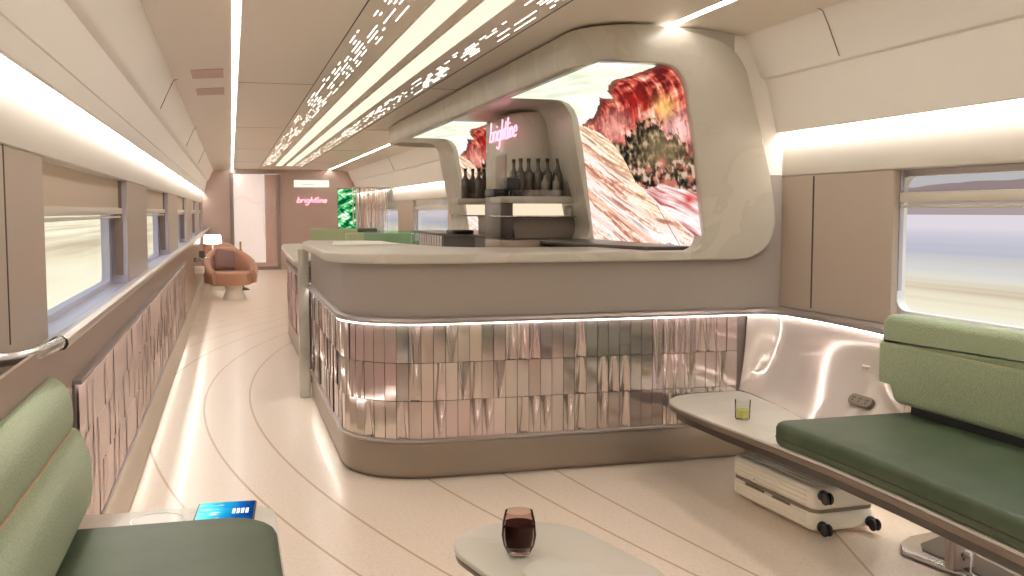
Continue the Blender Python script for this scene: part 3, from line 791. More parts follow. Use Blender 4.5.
# neon lettering: single-stroke script
def stroke_text(strokes, sc, shear, rad, mtx, ys=.8):
    b = MB()
    for s_ in strokes:
        b.tube([((x + y * shear) * sc, 0, y * sc * ys) for x, y in smoothline(s_, 3)], rad, 5, mtx=mtx)
    return b
def script_word():
    S = []; x = 0
    bow = lambda cx, cy, rx, ry, a0, a1: arc(cx, cy, rx, a0, a1, 6, ry)
    def b_(x): return [[(x, 0), (x, 1.0)], bow(x + .22, .25, .22, .25, 150, -150)]
    def r_(x): return [[(x, 0), (x, .5)], [(x, .35), (x + .12, .5), (x + .28, .46)]]
    def i_(x): return [[(x, 0), (x, .5)], [(x, .68), (x + .01, .74)]]
    def g_(x): return [bow(x + .22, .25, .22, .25, 40, 320), [(x + .42, .5), (x + .42, -.25), (x + .25, -.42), (x + .02, -.3)]]
    def h_(x): return [[(x, 0), (x, 1.0)], [(x, .3), (x + .15, .5), (x + .3, .38), (x + .3, 0)]]
    def t_(x): return [[(x + .12, .85), (x + .1, .1), (x + .22, 0)], [(x - .04, .52), (x + .3, .52)]]
    def l_(x): return [[(x, 1.0), (x, .08), (x + .1, 0)]]
    def n_(x): return [[(x, 0), (x, .5)], [(x, .3), (x + .15, .5), (x + .3, .38), (x + .3, 0)]]
    def e_(x): return [[(x + .02, .26), (x + .4, .26), (x + .34, .46), (x + .2, .5), (x + .04, .36), (x + .04, .12), (x + .2, 0), (x + .4, .08)]]
    for fn, w in ((b_, .58), (r_, .42), (i_, .20), (g_, .60), (h_, .46), (t_, .42), (l_, .26), (i_, .20), (n_, .46), (e_, .5)):
        S += fn(x); x += w
    return S, x
SW, SWW = script_word()
t = thing('neon_sign', 'pink neon script sign on the aisle side of the bottle tower', 'neon sign', (TX - .015, 7.0, 1.88), group='pink neon signs')
sc = .74 / SWW
mt = Matrix.Translation((TX - .015, 7.42, 1.82)) @ Matrix.Rotation(R(-90), 4, 'Z')
stroke_text(SW, sc, .25, .006, mt).build('lettering', M['neon'], t)
for y_ in (6.9, 7.28): MB().box(TX - .012, TX - .0005, y_, y_ + .02, 1.84, 1.85).build('standoff', M['white'], t, smooth=False)
t = thing('neon_sign', 'small pink neon script sign on the far end wall', 'neon sign', (1.75, YF - .03, 1.5), group='pink neon signs')
sc = .66 / SWW
stroke_text(SW, sc, .25, .011, Matrix.Translation((1.43, YF - .03, 1.50))).build('lettering', M['neon'], t)
for x_ in (1.5, 1.98): MB().box(x_, x_ + .02, YF - .03, YF - .0005, 1.51, 1.52).build('standoff', M['white'], t, smooth=False)
t = thing('lit_sign', 'glowing cream sign box high on the far end wall', 'sign', (1.8, YF - .03, 1.9))
MB().box(1.37, 2.14, YF - .05, YF - .001, 1.845, 2.0, .006).build('box', M['signlit'], t)
b = MB(); b.tube([(1.55 + .012 * i, YF - .052, 1.905 + .006 * math.sin(i * 1.9)) for i in range(22)], .006, 5); b.build('marking', mat('sign_mark', (.35, .5, .36), .6), t)

# ------------------------------------------------------------------ bottles and glasses of the bar
def bottle_profile(h, r, neck=.32):
    return [(0, 0), (r * .92, 0), (r, .006), (r, h * (1 - neck) - r * .9), (r * .93, h * (1 - neck) - r * .35), (r * .62, h * (1 - neck)), (r * .36, h * (1 - neck) + r * .7), (r * .33, h * .93), (r * .42, h * .935), (r * .42, h), (0, h)]
def make_bottle(h, r, m, cap, label, group):
    t = thing('bottle', label, 'bottle', (0, 0, 0), group=group)
    MB().lathe(bottle_profile(h, r)[:-3], (0, 0, 0), 18).build('glass', m, t, local=True)
    MB().lathe([(0, h * .90), (r * .37, h * .90), (r * .43, h * .93), (r * .43, h), (0, h)], (0, 0, 0), 14).build('cap', cap, t, local=True)
    return t
LB = 'dark bottle in the front row on the near back bar shelf'
protoA = make_bottle(.265, .034, M['bottle'], M['black'], '', 'bottles on the near back bar shelf')
protoB = make_bottle(.16, .027, M['bottle_b'], M['black'], '', 'bottles on the near back bar shelf')
tall = [(1.945, 6.72), (2.00, 6.71), (2.065, 6.70), (2.13, 6.69), (2.205, 6.68)]
tl = ['tall dark bottle at the left end of the near shelf row, beside the drinks machine', 'second tall dark bottle from the drinks machine on the near shelf',
      'tall dark bottle in the middle of the near shelf row', 'fourth tall dark bottle from the drinks machine on the near shelf', 'tall broad dark bottle at the right end of the near shelf row']
for i, (x, y) in enumerate(tall):
    o = protoA if i == 0 else dup(protoA)
    o.location = (x, y, 1.403); o['label'] = tl[i]
    if i == 4: o.scale = (1.15, 1.15, 1.0)
o = dup(protoA, (1.905, 6.755, 1.403), label='tall dark bottle standing behind the left end of the near shelf row'); o.scale = (.9, .9, .98)
sm = [((2.075, 6.57), 'short grey bottle in the tray, left one of the small three'), ((2.155, 6.57), 'short grey bottle in the tray, middle one of the small three'), ((2.25, 6.57), 'short grey bottle in the tray, right one of the small three')]
for i, ((x, y), lb) in enumerate(sm):
    o = protoB if i == 0 else dup(protoB)
    o.location = (x, y, 1.404); o['label'] = lb
far = [((1.80, 7.80), 'dark bottle at the left end of the far back bar shelf'), ((1.87, 7.84), 'second dark bottle from the left on the far back bar shelf'),
       ((1.90, 7.76), 'dark bottle nearest the tower on the far back bar shelf'), ((1.965, 7.85), 'dark bottle at the back of the far back bar shelf')]
for (x, y), lb in far:
    o = dup(protoA, (x, y, 1.403), label=lb); o['group'] = 'bottles on the far back bar shelf'; o.scale = (1, 1, .9)
pg = thing('jar', 'round cream jar on the lit lower shelf at its right end', 'jar', (2.27, 6.62, 1.273))
MB().lathe([(0, 0), (.032, 0), (.04, .012), (.042, .04), (.034, .062), (0, .066)], (0, 0, 0), 18).build('body', M['white_ped'], pg, local=True)

# dark back counter below the displays
t = thing('back_counter', 'dark low back counter running under the displays', 'counter', (2.1, 7, 0))
MB().prism([(2.08, 4.80), (2.36, 4.80), (2.36, 9.7), (1.70, 9.7), (1.70, 8.4), (1.85, 7.9), (1.86, 6.2), (2.0, 5.2)], 1.095, 1.118, bev=.004).build('top', M['dark'], t)
MB().prism([(2.12, 4.84), (2.34, 4.84), (2.34, 9.65), (1.76, 9.65), (1.76, 8.45), (1.90, 7.9), (1.92, 6.2), (2.05, 5.2)], 0, 1.095).build('cabinet', M['dark'], t, smooth=False)
b = MB()
for i in range(9): b.box(1.752, 1.757, 8.5 + i * .12, 8.6 + i * .12, .95, 1.09)
b.build('front_plate', M['steel'], t, smooth=False)
t = thing('drip_tray', 'low black tray on the dark back counter left of the tower', 'tray', (1.80, 7.7, 1.118))
MB().prism(rrect(1.72, 1.90, 7.9, 8.2, .04), 1.118, 1.150, bev=.008).build('tray', M['black'], t)
t = thing('sink_unit', 'low dark metal unit in front of the bottle tower', 'sink', (1.75, 6.2, 1.1))
MB().box(1.62, 2.0, 6.05, 6.45, 1.0, 1.12, .01).build('rim', M['kick'], t); MB().box(1.66, 1.96, 6.1, 6.4, 1.119, 1.123).build('basin', M['black'], t, smooth=False)

# service counter further down the aisle, with its marble end panel
t = thing('service_counter', 'stone-topped service counter behind the bar with a slab end panel', 'counter', (.8, 9, 0))
o1 = [(.52, 10.9), (.48, 10.3), (.43, 8.2), (.42, 7.6)] + arc(.42 + .06, 7.14 + .06, .06, 180, 270, 6) + [(.6, 7.14), (1.1, 7.14), (1.1, 11.0), (.6, 11.0)]
MB().prism(o1, .915, .955, bev=.01).build('top', M['stone'], t)
MB().box(.440, .512, 7.055, 7.135, 0, 1.04, .006).build('end_panel', M['marble'], t)
spth = [(.55, 7.55), (.55, 10.6)] + arc(.85, 10.6, .3, 180, 90, 6)
if normals(spth)[0][0] > 0: spth = spth[::-1]
MB().sweep(spth, [(0, .80), (0, .915), (-.2, .915), (-.2, .80)]).build('drawer_band', M['kick'], t)
MB().sweep(spth, [(0, .022), (0, .19), (-.2, .19), (-.2, 0), (-.03, 0), (-.03, .022)]).build('kick_base', M['kick'], t)
MB().sweep(spth, [(-.012, .19), (-.012, .80), (-.2, .80), (-.2, .19)]).build('tile_backing', M['tile_back'], t)
tiles(spth, .20, .75, seed=21).build('mirror_tiles', M['mirror_pink'], t, dedupe=False, ang=60)
MB().sweep(spth, [(.0, .757), (.02, .757), (.02, .79), (.0, .79)]).build('upper_rail', M['rail'], t)
MB().sweep(spth, [(.002, .752), (.014, .752), (.014, .755), (.002, .755)]).build('led_strip', M['dado_led'], t, smooth=False)
t = thing('floor_strip_light', 'glowing strip along the foot of the service counter', 'strip light', (.54, 9, .01))
MB().box(.553, .559, 7.6, 10.5, .186, .1885).build('led_strip', M['floor_led'], t, smooth=False)

# ------------------------------------------------------------------ right bench, slab table, suitcase
SZ = .36
t = thing('bench', 'green cushioned bench under the right window on a brown slab', 'bench', (2.3, 2.5, 0))
sl = [(2.05, 4.36), (2.06, 4.47), (2.10, 4.57), (2.17, 4.64), (2.26, 4.68), (2.40, 4.69), (2.555, 4.69), (2.568, 4.60), (2.555, 4.40), (2.54, 4.25), (2.50, 4.0), (2.45, 3.75), (2.60, 3.6), (2.84, 3.5), (2.84, .3), (2.06, .3), (2.065, 1.9), (2.085, 2.3), (2.105, 2.8), (2.108, 3.2), (2.09, 3.6), (2.06, 4.0)]
MB().prism(sl, SZ - .012, SZ, bev=.004).build('table_top', M['tstone'], t)
sl2 = [(x - .003, y) for x, y in sl]
MB().prism([(2.45 + (x - 2.45) * .93, y - .02) for x, y in sl], SZ - .075, SZ - .034).build('under_frame', M['dark'], t, smooth=False)
MB().prism(sl2, SZ - .036, SZ - .010, bev=.006).build('slab', M['slab_edge'], t)
def cushion(x0, x1, y0, y1, z0, z1, r, name, m, par, bev=.022):
    return MB().prism(rrect(x0, x1, y0, y1, r), z0, z1, bev=bev, seg=4).build(name, m, par, ang=60)
cp = [(2.052, .3), (2.058, 1.9), (2.078, 2.3), (2.097, 2.8), (2.099, 3.2), (2.090, 3.47)] + arc(2.160, 3.51, .07, 180, 90, 6) + [(2.4, 3.582), (2.70, 3.585), (2.80, 3.585), (2.80, .3)]
MB().prism(cp, SZ + .001, SZ + .095, bev=.026, seg=5).build('seat_cushion', M['green_dark'], t, ang=60)
MB().tube([(x - .0005, y, SZ + .036) for x, y in cp[:-2]], .0025, 5).build('seam', M['gap'], t)
MB().box(2.715, 2.82, .3, 3.52, SZ + .09, SZ + .16).build('back_gap', M['black'], t, smooth=False)
bp = [(2.685, .52), (2.69, .50), (2.72, .488), (2.78, .488), (2.80, .51), (2.80, .72), (2.70, .725), (2.688, .715), (2.682, .69), (2.678, .60)]
def backrest(prof, y0, y1, name, m, par, bev=.03):
    return MB().prism(prof, y0, y1, bev=bev, seg=4, axis='y').build(name, m, par, ang=60)
def rr2(x0, x1, z0, z1, r): return rrect(x0, x1, z0, z1, r, 5)
MB().prism(rrect(.3, 3.72, .490, .752, (.03, .07, .03, .03)), 2.685, 2.80, bev=.03, seg=4, axis='x').build('lower_back', M['green_light'], t, ang=60)
MB().prism(rrect(.3, 3.70, .722, .865, (.03, .02, .06, .03)), 2.688, 2.80, bev=.03, seg=4, axis='x').build('upper_back', M['green_light'], t, ang=60)
MB().tube([(2.697, .3, .737), (2.697, 3.66, .737), (2.73, 3.695, .737)], .007, 6).build('piping', M['piping'], t)
ring = [(.098, 0), (.104, 0), (.104, .0015), (.098, .0015), (.098, 0)]
MB().lathe(ring, (2.36, 3.74, SZ), 40).build('charger_ring', M['white'], t)
MB().box(2.60, 2.625, .5, 4.5, SZ - .079, SZ - .0765).build('led_strip', M['floor_led'], t, smooth=False)
# pedestal foot and column
MB().prism([(2.42, 3.16), (2.47, 3.24), (2.56, 3.30), (2.78, 3.34), (2.80, 3.34), (2.80, 2.3), (2.5, 2.3), (2.47, 2.9)], .0, .022, bev=.006).build('foot_plate', M['steel'], t)
MB().prism([(2.49, 3.14), (2.53, 3.20), (2.75, 3.29), (2.64, 3.02), (2.62, 2.7), (2.52, 2.7)], .022, .026).build('foot_inlay', M['dark'], t, smooth=False)
MB().box(2.445, 2.55, 2.93, 2.965, .02, SZ - .07, .006).build('column', mat('taupe_column', (.40, .32, .28), .45), t)
t = thing('power_outlet', 'double socket on the bench column with a white plug', 'power outlet', (2.50, 2.93, .1))
MB().box(2.462, 2.533, 2.9265, 2.9297, .03, .17, .001).build('plate', mat('outlet_plate', (.42, .34, .30), .35), t)
for zz in (.125, .07):
    b = MB()
    for dx, dz in ((-.009, .007), (.009, .007), (0, -.010)): b.box(2.498 + dx - .0025, 2.498 + dx + .0025, 2.925, 2.9268, zz + dz - .005, zz + dz + .005)
    b.build('socket', M['black'], t, smooth=False)
t = thing('charging_cable', 'white charging cable hanging from the bench column socket', 'cable', (2.50, 2.92, .1))
MB().tube([(2.503, 2.9245, .085), (2.503, 2.90, .085)], .009, 10).build('plug', M['white'], t)
MB().tube([(2.503, 2.90, .085), (2.495, 2.885, .080), (2.485, 2.875, .06), (2.478, 2.868, .035), (2.48, 2.85, .026), (2.52, 2.78, .026)], .0035, 6).build('cord', M['white'], t)

# suitcase lying on its back, wheels towards the camera
t = thing('suitcase', 'cream ribbed hard-shell suitcase lying under the right bench', 'suitcase', (2.21, 3.43, .0), (0, 0, R(3)))
SWd, SLn, Z0, Z1 = .30, .63, .018, .200
def shell(z0, z1):
    return MB().prism(rrect(0, SWd, 0, SLn, .045), z0, z1, bev=.022, seg=4)
shell(Z0, .100).build('lower_shell', M['suit'], t, local=True, ang=60)
shell(.105, Z1).build('upper_shell', M['suit'], t, local=True, ang=60)
MB().prism(rrect(.004, SWd - .004, .004, SLn - .004, .042), .096, .109).build('zip_frame', M['kick'], t, local=True)
b = MB()
for i in range(4):
    for zz in (.034 + i * .0155, .118 + i * .0185):
        b.box(-.0035, .004, .055, SLn - .05, zz, zz + .006, .0015)
for i in range(8): b.box(.035 + i * .031, .047 + i * .031, .04, SLn - .04, Z1 - .001, Z1 + .004, .0015)
b.build('ribs', M['suit'], t, local=True)
MB().box(-.006, .003, .17, .29, .088, .095).build('latch', M['kick'], t, local=True)
MB().box(-.006, .003, .36, .50, .088, .095).build('latch', M['kick'], t, local=True)
MB().tube([(-.004, .26, .128), (-.018, .27, .128), (-.018, .42, .128), (-.004, .43, .128)], .005, 8).build('side_handle', M['suit'], t, local=True)
for x, z in ((.035, .045), (.035, .172), (SWd - .035, .045), (SWd - .035, .172)):
    w = MB().prism(oval(0, 0, .022, .0219), 0, .016, bev=.003, axis='y', mtx=Matrix.Translation((x, -.014, z))).build('wheel_mount', M['black'], t, local=True)
    bb = MB()
    for dx in (-.010, .010):
        bb.lathe([(0, -.005), (.021, -.006), (.0245, -.002), (.0245, .002), (.021, .006), (0, .005)], (0, 0, 0), 18)
        for v in bb.bm.verts:
            if not v.tag: v.co = Matrix.Translation((x + dx, -.034, z - .006)) @ Matrix.Rotation(R(90), 4, 'Y') @ v.co; v.tag = True
    bb.build('wheel', M['black'], w, local=True)

# yellow drink on the slab table
def tumbler(name, label, loc, prof_o, prof_l, mg, ml):
    t = thing(name, label, 'glass', loc)
    MB().lathe(prof_o, (0, 0, 0), 32).build('glass_body', mg, t, local=True)
    MB().lathe(prof_l, (0, 0, 0), 32).build('drink', ml, t, local=True)
    return t
tumbler('drinking_glass', 'small clear tumbler of yellow drink on the right bench table', (2.215, 4.03, SZ),
        [(0, .001), (.029, .001), (.033, .006), (.036, .09), (.0345, .09), (.031, .01), (0, .008)], [(0, .009), (.0305, .011), (.0325, .045), (0, .045)], M['glass'], M['juice'])

# ------------------------------------------------------------------ round table with wine
t = thing('pedestal_table', 'small rounded pale stone table in the foreground holding the red wine', 'table', (.72, 2.3, 0))
TZ = .45
def hull(c1, r1, c2, r2, k=20):
    d = math.degrees(math.atan2(c2[1] - c1[1], c2[0] - c1[0])); D = math.dist(c1, c2)
    be = math.degrees(math.acos((r1 - r2) / D))
    return arc(c1[0], c1[1], r1, d + be, d + 360 - be, k) + arc(c2[0], c2[1], r2, d - be, d + be, k)
tp = hull((.715, 2.405), .188, (.775, 2.13), .19)
MB().prism(tp, TZ - .016, TZ, bev=.005).build('table_top', M['tstone'], t, ang=50)
MB().prism([(.722 + (x - .722) * .985, 2.3 + (y - 2.3) * .985) for x, y in tp], TZ - .032, TZ - .016, bev=.006).build('under_plate', M['slab_edge'], t)
MB().lathe([(0, 0), (.088, 0), (.091, .001), (.091, .0025), (.086, .0025), (.083, .0015), (0, .0015)], (.735, 2.19, TZ), 48).build('charger_inlay', M['inlay'], t)
MB().lathe([(.045, 0), (.04, .05), (.035, .3), (.05, TZ - .032)], (.78, 2.2, 0), 24).build('column', M['slab_edge'], t)
MB().lathe([(0, .0), (.19, 0), (.19, .012), (.05, .022), (0, .022)], (.78, 2.2, 0), 32).build('foot', M['slab_edge'], t)
tumbler('wine_glass', 'stemless glass of dark red wine on the small foreground table', (.672, 2.335, TZ),
        [(0, .002), (.022, .002), (.028, .004), (.039, .025), (.0435, .05), (.0405, .085), (.0345, .110), (.0333, .110), (.039, .085), (.042, .05), (.0375, .026), (.02, .010), (0, .009)],
        [(0, .0095), (.0195, .0105), (.0372, .026), (.0418, .05), (.0395, .080), (0, .080)], M['smoke'], M['red'])

# ------------------------------------------------------------------ left bench
t = thing('bench', 'green bench in the left foreground along the window wall', 'bench', (-.2, 2, 0))
sl = [(-.49, .3), (.115, .3)] + arc(.115 - .14, 3.285 - .14, .14, 0, 90, 8) + [(-.49, 3.285)]
MB().prism(sl, SZ - .014, SZ, bev=.004).build('table_top', M['tstone'], t)
MB().prism([(x - .005, y - .005) for x, y in sl], SZ - .055, SZ - .014, bev=.008).build('slab', M['slab_edge'], t)
cushion(-.46, .102, .3, 2.845, SZ + .001, SZ + .095, (.02, .02, .15, .04), 'seat_cushion', M['green_dark'], t, .024)
lowp = [(-.49, .47), (-.43, .455), (-.40, .47), (-.385, .52), (-.385, .60), (-.40, .665), (-.425, .705), (-.49, .71)]
upp = [(-.49, .70), (-.44, .70), (-.425, .715), (-.42, .75), (-.425, .80), (-.44, .835), (-.465, .855), (-.49, .858)]
backrest(smoothline([(x - .01, z - .012) for x, z in lowp], 3), .3, 3.03, 'lower_back', M['green_light'], t, .028)
backrest(smoothline([(x - .012, z - .012) for x, z in upp], 3), .3, 2.985, 'upper_back', M['green_light'], t, .024)
MB().tube([(-.438, .3, .694), (-.438, 2.965, .694), (-.455, 2.985, .694)], .0035, 6).build('piping', M['piping'], t)
MB().lathe([(.075, 0), (.080, 0), (.080, .0015), (.075, .0015), (.075, 0)], (-.235, 3.17, SZ), 40).build('charger_ring', M['white'], t)
MB().box(-.49, -.1, 1.0, 1.25, 0, SZ - .05, .01).build('column', M['slab_edge'], t)

# glowing tablet
t = thing('tablet', 'small tablet with a blue picture lit up on the left bench shelf', 'tablet', (-.035, 3.19, SZ), (0, 0, R(-4)))
t.scale = (1.2, 1, 1)
MB().prism(rrect(-.075, .075, -.10, .10, .012), 0, .008, bev=.002).build('case', M['black'], t, local=True)
b = MB(); bm = b.bm; lay = bm.loops.layers.float_color.new('picture'); g = []; cols = {}
for i in range(41):
    r_ = []
    for j in range(51):
        u_, v_ = i / 40, j / 50
        f = u_ + .25 * N(u_ * 3, v_ * 3, 2, 3) - .1
        c = ramp([(.25, .95, .92), (.10, .80, .88), (.02, .42, .75), (.01, .13, .45), (.005, .04, .16)], f)
        w_ = N(u_ * 4 - v_ * 2, v_ * 9, 5, 3)
        if u_ < .45 and w_ > .6: c = mixc(c, (.9, 1, .95), (w_ - .6) * 3)
        v = bm.verts.new((-.071 + .142 * u_, -.096 + .192 * v_, .0084)); cols[v] = (*c, 1); r_.append(v)
    g.append(r_)
for i in range(40):
    for j in range(50):
        f = bm.faces.new((g[i][j], g[i + 1][j], g[i + 1][j + 1], g[i][j + 1]))
        for lp in f.loops: lp[lay] = cols[lp.vert]
b.build('screen', M['display'], t, local=True, dedupe=False)
b = MB()
for k_, (row, L) in enumerate(((.052, .030), (.034, .040), (.016, .034))):
    for q_ in range(4):
        x = .018 + q_ * .011
        b.tube([(x, row - .05, .0088), (x + .006, row - .05, .0088), (x + .006, row - .038, .0088), (x, row - .038, .0088), (x, row - .045, .0088)], .0011, 4)
b.build('on_screen_text', M['strip_white'] if 'strip_white' in M else emitter('screen_white', (1, 1, 1), 1.0), t, local=True)

# ------------------------------------------------------------------ lounge at the far end
def armchair(label, loc, rz):
    t = thing('armchair', label, 'armchair', loc, (0, 0, rz), 'terracotta armchairs')
    MB().prism(arc(0, .02, .32, 0, 360, 28)[:-1], .22, .44, bev=.05, seg=4, axis='z').build('seat', M['terra'], t, local=True, ang=60)
    b = MB(); rows = []
    for i in range(33):
        a = R(-35 + 250 * i / 32); hh = .46 + .36 * (math.sin(PI * i / 32)) ** 1.2
        ro, ri = .40, .29
        c_, s_ = math.cos(a), math.sin(a)
        z0 = .24
        ring_ = [(ri, z0), (ri - .01, hh - .06), (ri + .02, hh - .01), (ri + .055, hh), (ro - .02, hh - .02), (ro, hh - .07), (ro - .02, z0 + .02)]
        rows.append([b.bm.verts.new((r_ * c_, r_ * s_ + .02, z)) for r_, z in ring_])
    for i in range(32):
        for j in range(7): b.bm.faces.new((rows[i][j], rows[i][(j + 1) % 7], rows[i + 1][(j + 1) % 7], rows[i + 1][j]))
    b.bm.faces.new(rows[0]); b.bm.faces.new(rows[-1])
    b.build('backrest', M['terra'], t, local=True, ang=70)
    MB().lathe([(.0, 0), (.17, 0), (.165, .02), (.12, .14), (.14, .24), (0, .24)], (.02, -.08, 0), 24).build('pedestal', M['white_ped'], t, local=True)
    t.scale = (1.0, 1.0, .93)
    return t
ch = armchair('terracotta barrel armchair with a plum cushion by the left wall, the nearer one', (-.02, 15.5, 0), R(14))
dup(ch, (-.20, 18.6, 0), R(10), 'terracotta barrel armchair behind the table lamp, the farther one')
t = thing('cushion', 'plum square cushion leaning in the nearer terracotta armchair', 'cushion', (-.10, 15.56, .445), (R(-18), R(10), R(25)))
MB().box(-.16, .16, -.045, .045, .0, .30, .04, 4).build('cover', M['plum'], t, local=True)
t = thing('wall_table', 'round grey tray table fixed to the left wall before the armchair', 'side table', (-.40, 14.0, .66))
MB().lathe([(0, 0), (.10, 0), (.115, .01), (.115, .022), (0, .022)], (-.40, 14.0, .66), 28).build('top', M['steel'], t)
MB().box(-.50, -.40, 13.96, 14.04, .63, .66, .005).build('bracket', M['steel'], t)
MB().box(-.495, -.36, 13.9, 14.1, .47, .57, .02, 3).build('holder', M['white_ped'], t)
tumbler('drinking_glass', 'dark cup standing on the round wall tray table', (-.385, 14.0, .682), [(0, 0), (.035, 0), (.042, .03), (.038, .09), (.036, .09), (.036, .02), (0, .01)], [(0, .012), (.034, .02), (.036, .075), (0, .075)], M['bottle'], M['red'])
t = thing('side_table', 'low white round side table between the two terracotta armchairs', 'side table', (-.2, 17.1, 0))
MB().lathe([(0, .50), (.20, .50), (.21, .51), (.21, .53), (0, .53)], (-.2, 17.1, 0), 28).build('top', M['white_ped'], t)
MB().lathe([(.16, 0), (.14, .03), (.05, .08), (.05, .50)], (-.2, 17.1, 0), 20).build('pedestal', M['white_ped'], t)
t = thing('table_lamp', 'small table lamp with a glowing white shade beyond the nearer armchair', 'lamp', (-.30, 17.1, .53))
MB().lathe([(0, 0), (.06, 0), (.06, .012), (.012, .02), (.012, .26)], (0, 0, 0), 18).build('base', M['white_ped'], t, local=True)
MB().lathe([(.10, .24), (.145, .25), (.135, .37), (.12, .39), (0, .392)], (0, 0, 0), 28).build('shade', M['lamp'], t, local=True)
t = thing('side_table', 'small round table behind the armchairs holding the champagne bucket', 'side table', (.16, 17.2, 0))
MB().lathe([(0, .42), (.13, .42), (.14, .43), (.14, .45), (0, .45)], (.16, 17.2, 0), 24).build('top', M['dark'], t)
MB().lathe([(.12, 0), (.10, .02), (.025, .05), (.025, .42)], (.16, 17.2, 0), 16).build('pedestal', M['dark'], t)
t = thing('ice_bucket', 'small silver ice bucket on the round table by the far armchair', 'ice bucket', (.14, 17.2, .45))
MB().lathe([(0, 0), (.055, 0), (.075, .15), (.07, .15), (.05, .01), (0, .01)], (0, 0, 0), 22).build('pail', M['steel'], t, local=True)
t = thing('champagne_bottle', 'green champagne bottle with a gold neck in the silver bucket', 'bottle', (.14, 17.2, .47))
MB().lathe([(0, 0), (.038, 0), (.042, .01), (.042, .13), (.03, .18), (.017, .21)], (0, 0, 0), 18).build('glass', M['bottle'], t, local=True)
MB().lathe([(.0175, .20), (.017, .30), (.02, .305), (.02, .33), (0, .335)], (0, 0, 0), 16).build('foil', M['gold'], t, local=True)

# green booths beyond the bar
def booth(label, x0, x1, y0, y1, top):
    t = thing('booth_seat', label, 'booth', ((x0 + x1) / 2, (y0 + y1) / 2, 0), group='green booths')
    MB().box(x0, x1, y0, y0 + .14, .05, top, .035, 4).build('backrest', M['green_light'], t)
    MB().box(x0, x1, y0 + .14, y1, .36, .46, .03, 3).build('seat', M['green_dark'], t)
    MB().box(x0 + .02, x1 - .02, y0 + .02, y1 - .04, 0, .36).build('plinth', M['kick'], t, smooth=False)
    return t
booth('green upholstered booth bench nearest the far end wall', 1.35, 2.3, 17.9, 18.5, 1.0)
booth('green upholstered booth bench just beyond the service counter', 1.55, 2.5, 14.2, 14.8, 1.0)
t = thing('bolster_cushion', 'small dark green roll on top of the green booth', 'cushion', (1.95, 14.27, 1.0))
MB().tube([(1.72, 14.27, 1.03), (1.74, 14.27, 1.035), (1.98, 14.27, 1.035), (2.0, 14.27, 1.03)], [.02, .032, .032, .02], 12).build('cover', M['green_dark'], t)
# glass divider
t = thing('glass_divider', 'low green-edged glass divider behind the bar by the right windows', 'divider', (2.2, 12.6, 0))
MB().box(1.6, 2.78, 12.6, 12.615, .80, 1.06, .002).build('glass', M['greenglass'], t)
MB().box(1.6, 2.78, 12.55, 12.66, 0, .84, .005).build('plinth', M['white_ped'], t)
# jungle display
b = MB(); bm = b.bm; lay = bm.loops.layers.float_color.new('picture'); g = []; cols = {}
for i in range(61):
    r_ = []
    for j in range(101):
        v = bm.verts.new((2.03 + .36 * i / 60, 19.97, 1.74 - .9 * j / 100)); cols[v] = (*jungle(.5 * i / 60, 1.2 * j / 100), 1); r_.append(v)
    g.append(r_)
for i in range(60):
    for j in range(100):
        f = bm.faces.new((g[i][j], g[i + 1][j], g[i + 1][j + 1], g[i][j + 1]))
        for lp in f.loops: lp[lay] = cols[lp.vert]
t = thing('video_wall', 'glowing green leaf display beside the bead curtain', 'display', (2.28, 19.98, .8))
b.build('picture', M['display'], t, dedupe=False)
MB().box(2.02, 2.40, 19.975, 20.02, .0, 1.76).build('housing', M['kick'], t, smooth=False)
# bead curtain
t = thing('bead_curtain', 'shimmering curtain of thin hanging crystal strands right of the green display', 'curtain', (2.62, 18, 1.7))
b = MB(); rn = random.Random(5)
for i in range(46):
    x = 2.14 + .62 * i / 45; y = 18.0 + .5 * rn.random(); zb = .92 + .2 * rn.random()
    b.tube([(x, y, 1.72), (x, y, zb)], .0045 + .003 * rn.random(), 5)
stuff(b.build('strands', mat('crystal_strand', (.80, .66, .62), .15, .75), t))
MB().box(2.10, 2.80, 17.9, 18.6, 1.72, 1.735).build('hanging_rail', M['steel'], t, smooth=False)

